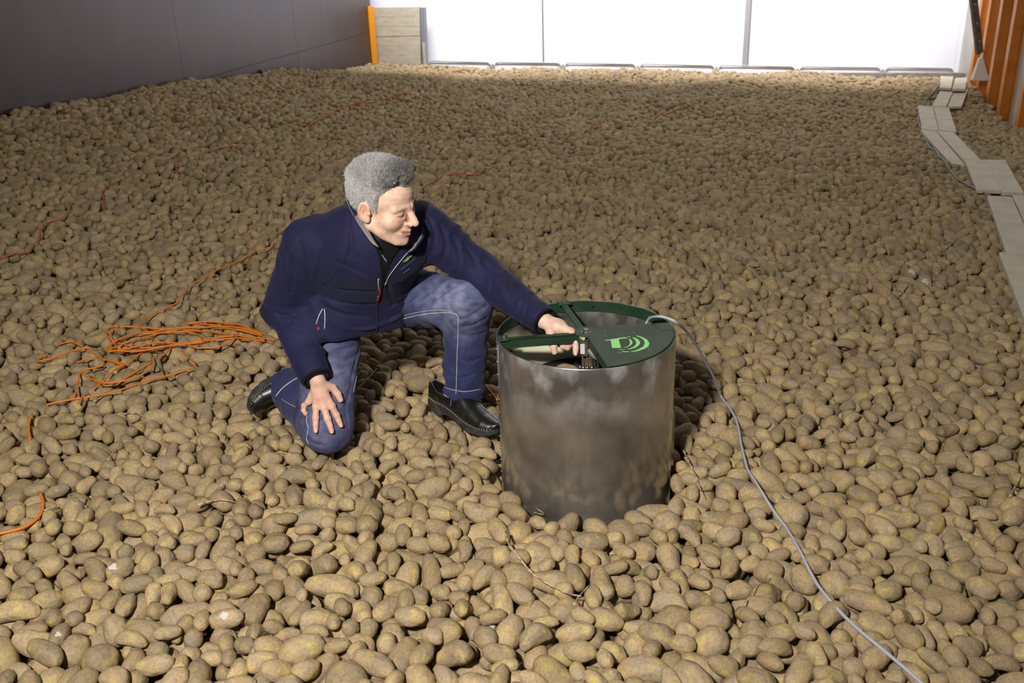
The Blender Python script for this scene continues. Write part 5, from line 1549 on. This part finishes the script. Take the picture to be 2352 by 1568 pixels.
# fan blades and hub deep inside
M_fan = mat('dark_fan', '1c1a17', 0.5)
fz = DZ - 0.24
o = MB().lathe([(0.0001, 0.02), (0.035, 0.018), (0.045, 0.0), (0.045, -0.05), (0.0001, -0.05)], O3 + [0, 0, fz], 32).build('fan_hub', M_fan, None, smooth=True); dchild(o)
for k in range(5):
    t = k * 2 * math.pi / 5 + 0.4
    vs = []
    for i, r in enumerate(np.linspace(0.04, 0.160, 6)):
        for j, w_ in enumerate((-1, -0.33, 0.33, 1)):
            ta = t + w_ * (0.32 - i * 0.012) + i * 0.05
            vs.append([DC[0] + r * math.cos(ta), DC[1] + r * math.sin(ta), fz - 0.012 + w_ * 0.016 + 0.004 * (1 - w_ * w_)])
    o = MB().add(vs, [(i * 4 + j, i * 4 + j + 1, (i + 1) * 4 + j + 1, (i + 1) * 4 + j) for i in range(5) for j in range(3)]).build('fan_blade', M_fan, None, smooth=True)
    s_ = o.modifiers.new('s', 'SOLIDIFY'); s_.thickness = 0.003; dchild(o)
# motor hanging under the hub, with its terminal box, plate and cable gland
M_motor = mat('brown_motor_housing', '5f5142', 0.55, noise=(60, '3e3328', 5, 0.4, 0.65), bump=(200, 0.3, 0.002))
mc = np.array([hub[0] + 0.012, hub[1] - 0.005, 0])
o = MB().lathe([(0.0001, DZ - 0.012), (0.012, DZ - 0.014), (0.017, DZ - 0.03), (0.019, DZ - 0.05), (0.019, DZ - 0.105), (0.016, DZ - 0.120), (0.011, DZ - 0.135), (0.009, DZ - 0.150), (0.0001, DZ - 0.150)], mc, 24).build('motor', M_motor, None, smooth=True); dchild(o)
for k in range(10):
    t = k * 2 * math.pi / 10
    n_ = np.array([math.cos(t), math.sin(t), 0])
    o = MB().box(mc + n_ * 0.0195 + [0, 0, DZ - 0.078], n_ * 0.003, np.cross([0, 0, 1.0], n_) * 0.0015, [0, 0, 0.032]).build('cooling_fin', M_motor, None); dchild(o)
tb = aty(1343, 800, mc[1] - 0.022)
o = MB().box(tb, [0.0095, 0, 0], [0, 0.008, 0], [0, 0, 0.024]).build('terminal_box', M_motor, None); bevel(o, 0.002); dchild(o)
q = aty(1338, 801, mc[1] - 0.031)
o = MB().box(q, [0.0065, -0.001, 0], [0, 0.0006, 0], [0, 0, 0.016]).build('rating_plate', mat('pale_plate', 'c9c3bd', 0.4), None); dchild(o)
cg = smooth_path([aty(x, y, Y) for x, y, Y in ((1352, 803, mc[1] - 0.022), (1359, 812, mc[1] - 0.030), (1367, 819, mc[1] - 0.033), (1373, 822, mc[1] - 0.025))], 6)
o = MB().tube(cg, [0.0085 + 0.0012 * math.sin(i * 3.0) for i in range(len(cg))], 12).build('cable_gland', mat('ribbed_grey', '6f6a62', 0.5), None, smooth=True); dchild(o)
o = MB().tube([aty(1359, 797, mc[1] - 0.020), aty(1370, 814, mc[1] - 0.020)], 0.004, 8).build('yellow_lead', mat('yellow_lead', 'b3b04c', 0.5), None, smooth=True); dchild(o)
sh = np.array([mc[0] + 0.004, mc[1] - 0.02, DZ - 0.165])
o = MB().lathe([(0.0001, 0.01), (0.016, 0.008), (0.018, -0.012), (0.026, -0.016), (0.026, -0.022), (0.0001, -0.022)], sh, 24).build('shaft_collar', mat('black_steel', '1a1a1a', 0.3, 0.8), None, smooth=True); dchild(o)
for x, y in ((1332.5, 843), (1340.5, 844.5), (1349.5, 844.5), (1360, 844)):
    q = aty(x, y, mc[1] - 0.07)
    o = MB().lathe([(0.0065 * math.sin(t) + 1e-4, 0.0065 * math.cos(t)) for t in np.linspace(0, math.pi, 8)], q, 12).build('bright_cap_nut', M_chrome, None, smooth=True); dchild(o)
o = MB().tube([aty(1330, 846, mc[1] - 0.066), aty(1362, 846, mc[1] - 0.066)], 0.004, 8).build('nut_carrier', M_fan, None, smooth=True); dchild(o)
tag(drum, 'round galvanised steel ventilation drum with dark green three-armed top, sunk in the potatoes', 'drum')
# a potato that has dropped inside
o = bpy.data.objects.new('potato', PM[3]); link(o); q = aty(1302, 851, DC[1] - 0.10); o.location = (q[0], q[1], q[2] - 0.012); o.rotation_euler = (0.3, 0.2, 0.5)
tag(o, 'single potato seen inside the steel drum, below the man\'s fingers', 'potato')

# ================================================================ cables
Hg = Hf.reshape(H.shape)
def hmax(x, y, r=2):
    ix = int((x - X0) / g); iy = int((y - Y0) / g)
    ix = min(max(ix, r), nx - r - 1); iy = min(max(iy, r), ny - r - 1)
    return float(Hg[iy - r:iy + r + 1, ix - r:ix + r + 1].max())
def drape(px, rad, mode='over', sub_=14, z_extra=0.0):
    """lay a cable through the given pixels on the heap; 'over' rides on the tops, 'in' dips between them"""
    pts = smooth_path([np.array([x, y, 0.0]) for x, y in px], sub_)[:, :2]
    P = []
    z = 0.0
    for x, y in pts:
        z = float(bil(*atz(x, y, z)[:2])) + (0.012 if mode == 'over' else -0.004)
        for _ in range(2): z = float(bil(*atz(x, y, z)[:2])) + (0.012 if mode == 'over' else -0.004)
        P.append(atz(x, y, z))
    P = np.array(P)
    L_ = np.r_[0, np.cumsum(nrm(np.diff(P[:, :2], axis=0)))]
    n = max(int(L_[-1] / 0.012), 8)
    s = np.linspace(0, L_[-1], n)
    Q = np.stack([np.interp(s, L_, P[:, k]) for k in range(3)], 1)
    h = np.array([hmax(a, b_) for a, b_ in Q[:, :2]])
    t = np.array([float(bil(a, b_)) for a, b_ in Q[:, :2]])
    w_ = 5
    hm = np.array([h[max(0, i - w_):i + w_ + 1].max() for i in range(n)])
    k_ = np.hanning(2 * w_ + 3); k_ /= k_.sum()
    sm = np.convolve(np.pad(hm, w_ + 1, mode='edge'), k_, mode='valid')
    if mode == 'over': z = np.maximum(sm + rad * 0.5, h + rad * 0.8)
    else: z = np.convolve(np.pad(np.minimum(h, t + 0.022), w_ + 1, mode='edge'), k_, mode='valid') + rad + 0.006
    k3 = np.hanning(7); k3 /= k3.sum()
    z = np.convolve(np.pad(z, 3, mode='edge'), k3, mode='valid')
    Q[:, 2] = z + z_extra
    return Q
M_ocab = mat('orange_cable', 'e07a17', 0.5)
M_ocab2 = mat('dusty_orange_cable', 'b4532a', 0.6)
M_gcab = mat('grey_cable', 'a7a5b0', 0.5)
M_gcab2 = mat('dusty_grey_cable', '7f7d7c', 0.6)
r_o = 0.0034
loops = [
    [(632, 785), (560, 775), (480, 766), (400, 762), (330, 760), (276, 754), (250, 760), (246, 775), (262, 796), (300, 806), (342, 795), (348, 775), (318, 758), (275, 756)],
    [(275, 756), (256, 772), (268, 792), (330, 805), (400, 800), (480, 790), (545, 783), (600, 790), (606, 780), (575, 768), (520, 760), (470, 750), (430, 747)],
    [(430, 747), (530, 748), (585, 765), (604, 776), (560, 770), (480, 762), (400, 768), (340, 782), (285, 800), (255, 812), (262, 818), (330, 816), (420, 800), (475, 788), (540, 777)],
    [(540, 777), (543, 785), (510, 803), (460, 808), (410, 800), (360, 798), (300, 812), (255, 820), (250, 808), (275, 790), (320, 778), (390, 776), (450, 775), (470, 800)],
    [(470, 800), (420, 808), (350, 818), (300, 822), (252, 818), (265, 800), (310, 782), (390, 770), (470, 765), (560, 768), (600, 778)],
    [(390, 796), (393, 808), (375, 826), (340, 845), (290, 868), (245, 886), (195, 862), (180, 862)],
    [(418, 808), (446, 832), (440, 850), (370, 870), (300, 895), (240, 912), (170, 925), (108, 937)],
    [(235, 832), (285, 843), (265, 855), (240, 880), (215, 900)],
    [(240, 846), (190, 860), (182, 880), (178, 905), (166, 926)],
    [(355, 838), (350, 862), (290, 885), (240, 890), (215, 878)],
    [(136, 796), (165, 790), (205, 808), (240, 828), (282, 842)],
    [(110, 812), (90, 828), (86, 836), (120, 832), (170, 815), (210, 809)],
    [(178, 836), (200, 828), (216, 826)],
    [(182, 938), (192, 922), (200, 912)],
    [(330, 757), (372, 735), (410, 718), (425, 690), (470, 655), (504, 640), (540, 620), (590, 595), (648, 566), (700, 530)],
    [(390, 800), (330, 812), (290, 835), (265, 845)],
]
coil = empty('extension_cable', atz(350, 800, 0.0))
for i, lp in enumerate(loops):
    Q = drape(lp, r_o, 'over' if i < 14 else ('in' if i == 14 else 'over'), z_extra=(i % 5) * 0.0045)
    o = MB().tube(Q, r_o, 7).build('cable_loop', M_ocab, None, smooth=True); keep_world(o, coil)
tag(coil, 'tangled bright orange cable heaped in loose loops behind the kneeling man', 'cable')
def cable(px, rad, m, lab, mode='in', group=None, fac=1.0, ze=0.0):
    Q = drape(px, rad, mode, z_extra=ze)
    if mode == 'in': Q[:, 2] += fac * 0.006 * np.sin(np.arange(len(Q)) * 0.11) + ze
    o = MB().tube(Q - Q.mean(0), rad, 7).build('cable', m, None, smooth=True); o.location = Q.mean(0)
    return tag(o, lab, 'cable', group)
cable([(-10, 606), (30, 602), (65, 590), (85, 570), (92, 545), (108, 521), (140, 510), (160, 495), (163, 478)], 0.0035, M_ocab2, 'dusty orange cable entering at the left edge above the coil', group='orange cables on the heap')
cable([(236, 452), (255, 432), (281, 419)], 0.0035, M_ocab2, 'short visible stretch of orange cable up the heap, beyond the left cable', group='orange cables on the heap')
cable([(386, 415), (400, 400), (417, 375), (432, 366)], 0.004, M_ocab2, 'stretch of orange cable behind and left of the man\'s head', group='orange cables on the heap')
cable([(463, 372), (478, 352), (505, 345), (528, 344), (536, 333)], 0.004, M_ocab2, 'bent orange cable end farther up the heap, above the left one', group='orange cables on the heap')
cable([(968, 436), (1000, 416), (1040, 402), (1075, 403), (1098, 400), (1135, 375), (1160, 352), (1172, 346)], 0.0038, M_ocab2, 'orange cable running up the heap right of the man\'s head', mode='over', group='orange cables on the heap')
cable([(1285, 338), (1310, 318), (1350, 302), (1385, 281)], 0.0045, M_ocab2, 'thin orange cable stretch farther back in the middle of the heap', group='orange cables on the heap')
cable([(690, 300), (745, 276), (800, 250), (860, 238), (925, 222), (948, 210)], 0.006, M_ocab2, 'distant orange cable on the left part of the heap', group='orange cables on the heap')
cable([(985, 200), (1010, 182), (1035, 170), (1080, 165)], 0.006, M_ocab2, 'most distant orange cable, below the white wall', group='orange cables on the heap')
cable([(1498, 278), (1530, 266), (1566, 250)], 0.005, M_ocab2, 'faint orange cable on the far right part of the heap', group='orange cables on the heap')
cable([(76, 958), (68, 975), (66, 1000), (70, 1013)], 0.0045, M_ocab, 'short upright bit of orange cable between potatoes at the left', mode='over', group='orange cables on the heap')
cable([(90, 1128), (98, 1150), (92, 1180), (70, 1203), (35, 1218), (-15, 1228)], 0.0045, M_ocab, 'orange cable curving out of the left edge in the foreground', mode='over', group='orange cables on the heap')
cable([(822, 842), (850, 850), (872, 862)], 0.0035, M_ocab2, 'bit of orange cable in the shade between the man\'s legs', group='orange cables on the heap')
cable([(1112, 886), (1128, 905), (1142, 922)], 0.0035, M_ocab, 'bit of orange cable between the clog and the drum', mode='over', group='orange cables on the heap')
# grey cable from inside the drum
seg = [aty(1478, 741, DC[1] + 0.10) - [0, 0, 0.03], aty(1490, 733, DC[1] + 0.09), atz(1512, 726.5, DZ + 0.030), atz(1535, 731, DZ + 0.028), atz(1556, 742, DZ + 0.012)]
Qd = drape([(1655, 900), (1690, 965), (1704, 1030), (1722, 1090), (1760, 1155), (1805, 1205), (1832, 1265), (1862, 1325), (1892, 1372), (1940, 1425), (2000, 1480), (2110, 1568), (2160, 1610)], 0.0045, 'over')
_y0, _y1 = seg[-1][1], Qd[0][1]
down = [aty(x, y, _y0 + (_y1 - _y0) * f_) for x, y, f_ in ((1576, 760, 0.2), (1598, 790, 0.42), (1618, 826, 0.62), (1640, 868, 0.84))]
print('cable', seg[-1], Qd[0], Qd[3])
Q = np.vstack([smooth_path(seg + down + [Qd[0]], 8)[:-1], Qd])
o = MB().tube(Q - Q.mean(0), 0.0045, 8).build('cable', M_gcab, None, smooth=True); o.location = Q.mean(0)
tag(o, 'pale grey cable running from the drum over its rim to the bottom right', 'cable')
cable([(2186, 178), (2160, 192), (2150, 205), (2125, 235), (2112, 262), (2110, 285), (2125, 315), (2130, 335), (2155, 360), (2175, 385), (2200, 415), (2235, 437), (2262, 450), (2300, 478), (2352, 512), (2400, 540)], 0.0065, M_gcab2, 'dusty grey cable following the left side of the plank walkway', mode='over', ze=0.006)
# ------------------------------------------------ dry stalks and pale patches
M_stalk = mat('dry_stalk', 'c4b28f', 0.85, noise=(60, '7d6b50', 4, 0.4, 0.6))
stalks = [
    ([(1163, 1232), (1170, 1262), (1195, 1292), (1225, 1325), (1260, 1350), (1300, 1370), (1335, 1378)], 0.0040, 'long dry stalk lying below the drum'),
    ([(1318, 1396), (1330, 1375), (1352, 1350)], 0.0030, 'short upright dry stalk at the end of the long one below the drum'),
    ([(1570, 1030), (1585, 1070), (1600, 1100), (1612, 1140)], 0.0034, 'dry stalk right of the drum\'s foot'),
    ([(1230, 1150), (1250, 1165), (1225, 1160)], 0.0018, 'thin root tuft against the foot of the drum'),
    ([(455, 1166), (480, 1157), (515, 1154), (540, 1157)], 0.0030, 'dry stalk in the left foreground below the knee'),
    ([(245, 1042), (255, 1030), (263, 1020)], 0.0035, 'short thick stalk between potatoes left of the knee'),
    ([(100, 1170), (115, 1163), (130, 1156)], 0.0028, 'small dry twig near the left edge beside the orange cable'),
    ([(163, 1138), (180, 1152), (200, 1170)], 0.0028, 'small dry twig right of the orange cable in the left foreground'),
    ([(215, 925), (245, 910), (280, 905)], 0.0032, 'dry twig crossing under the orange coil'),
    ([(280, 956), (310, 955), (335, 965), (358, 985)], 0.0030, 'dark curved twig below the orange coil'),
    ([(1710, 1392), (1728, 1365), (1748, 1340), (1770, 1328)], 0.0016, 'thin pale root near the grey cable in the foreground'),
    ([(2318, 1145), (2330, 1125), (2345, 1103)], 0.0028, 'dry stalk at the right edge'),
    ([(505, 1000), (512, 985), (516, 975)], 0.0018, 'thin rootlet left of the bent knee'),
    ([(2165, 578), (2185, 562), (2205, 548), (2245, 546)], 0.0034, 'pale straw beside the walkway planks'),
    ([(2065, 676), (2085, 662), (2093, 656)], 0.0045, 'pale splinter of stalk by the white-flaked potatoes'),
    ([(820, 895), (850, 872), (868, 850)], 0.0040, 'dry twig in the shade between the man\'s legs'),
    ([(2120, 770), (2140, 768), (2160, 772)], 0.0025, 'thin straw on the heap right of the drum'),
    ([(1655, 815), (1685, 850), (1705, 870)], 0.0022, 'thin dry stem right of the grey cable'),
]
srng = np.random.default_rng(3)
for px, rad, lab in stalks:
    Q = drape(px, rad, 'over', sub_=10)
    n = len(Q)
    Q[:, 2] += srng.normal(0, 0.0006, n)
    rr2 = rad * (1 - 0.55 * np.linspace(0, 1, n)) * (1 + 0.15 * np.sin(np.arange(n) * 1.3))
    o = MB().tube(Q - Q[0], rr2, 6).build('dry_stalk', M_stalk, None, smooth=True); o.location = Q[0]
    tag(o, lab, 'stalk', 'dry stalks on the potatoes')
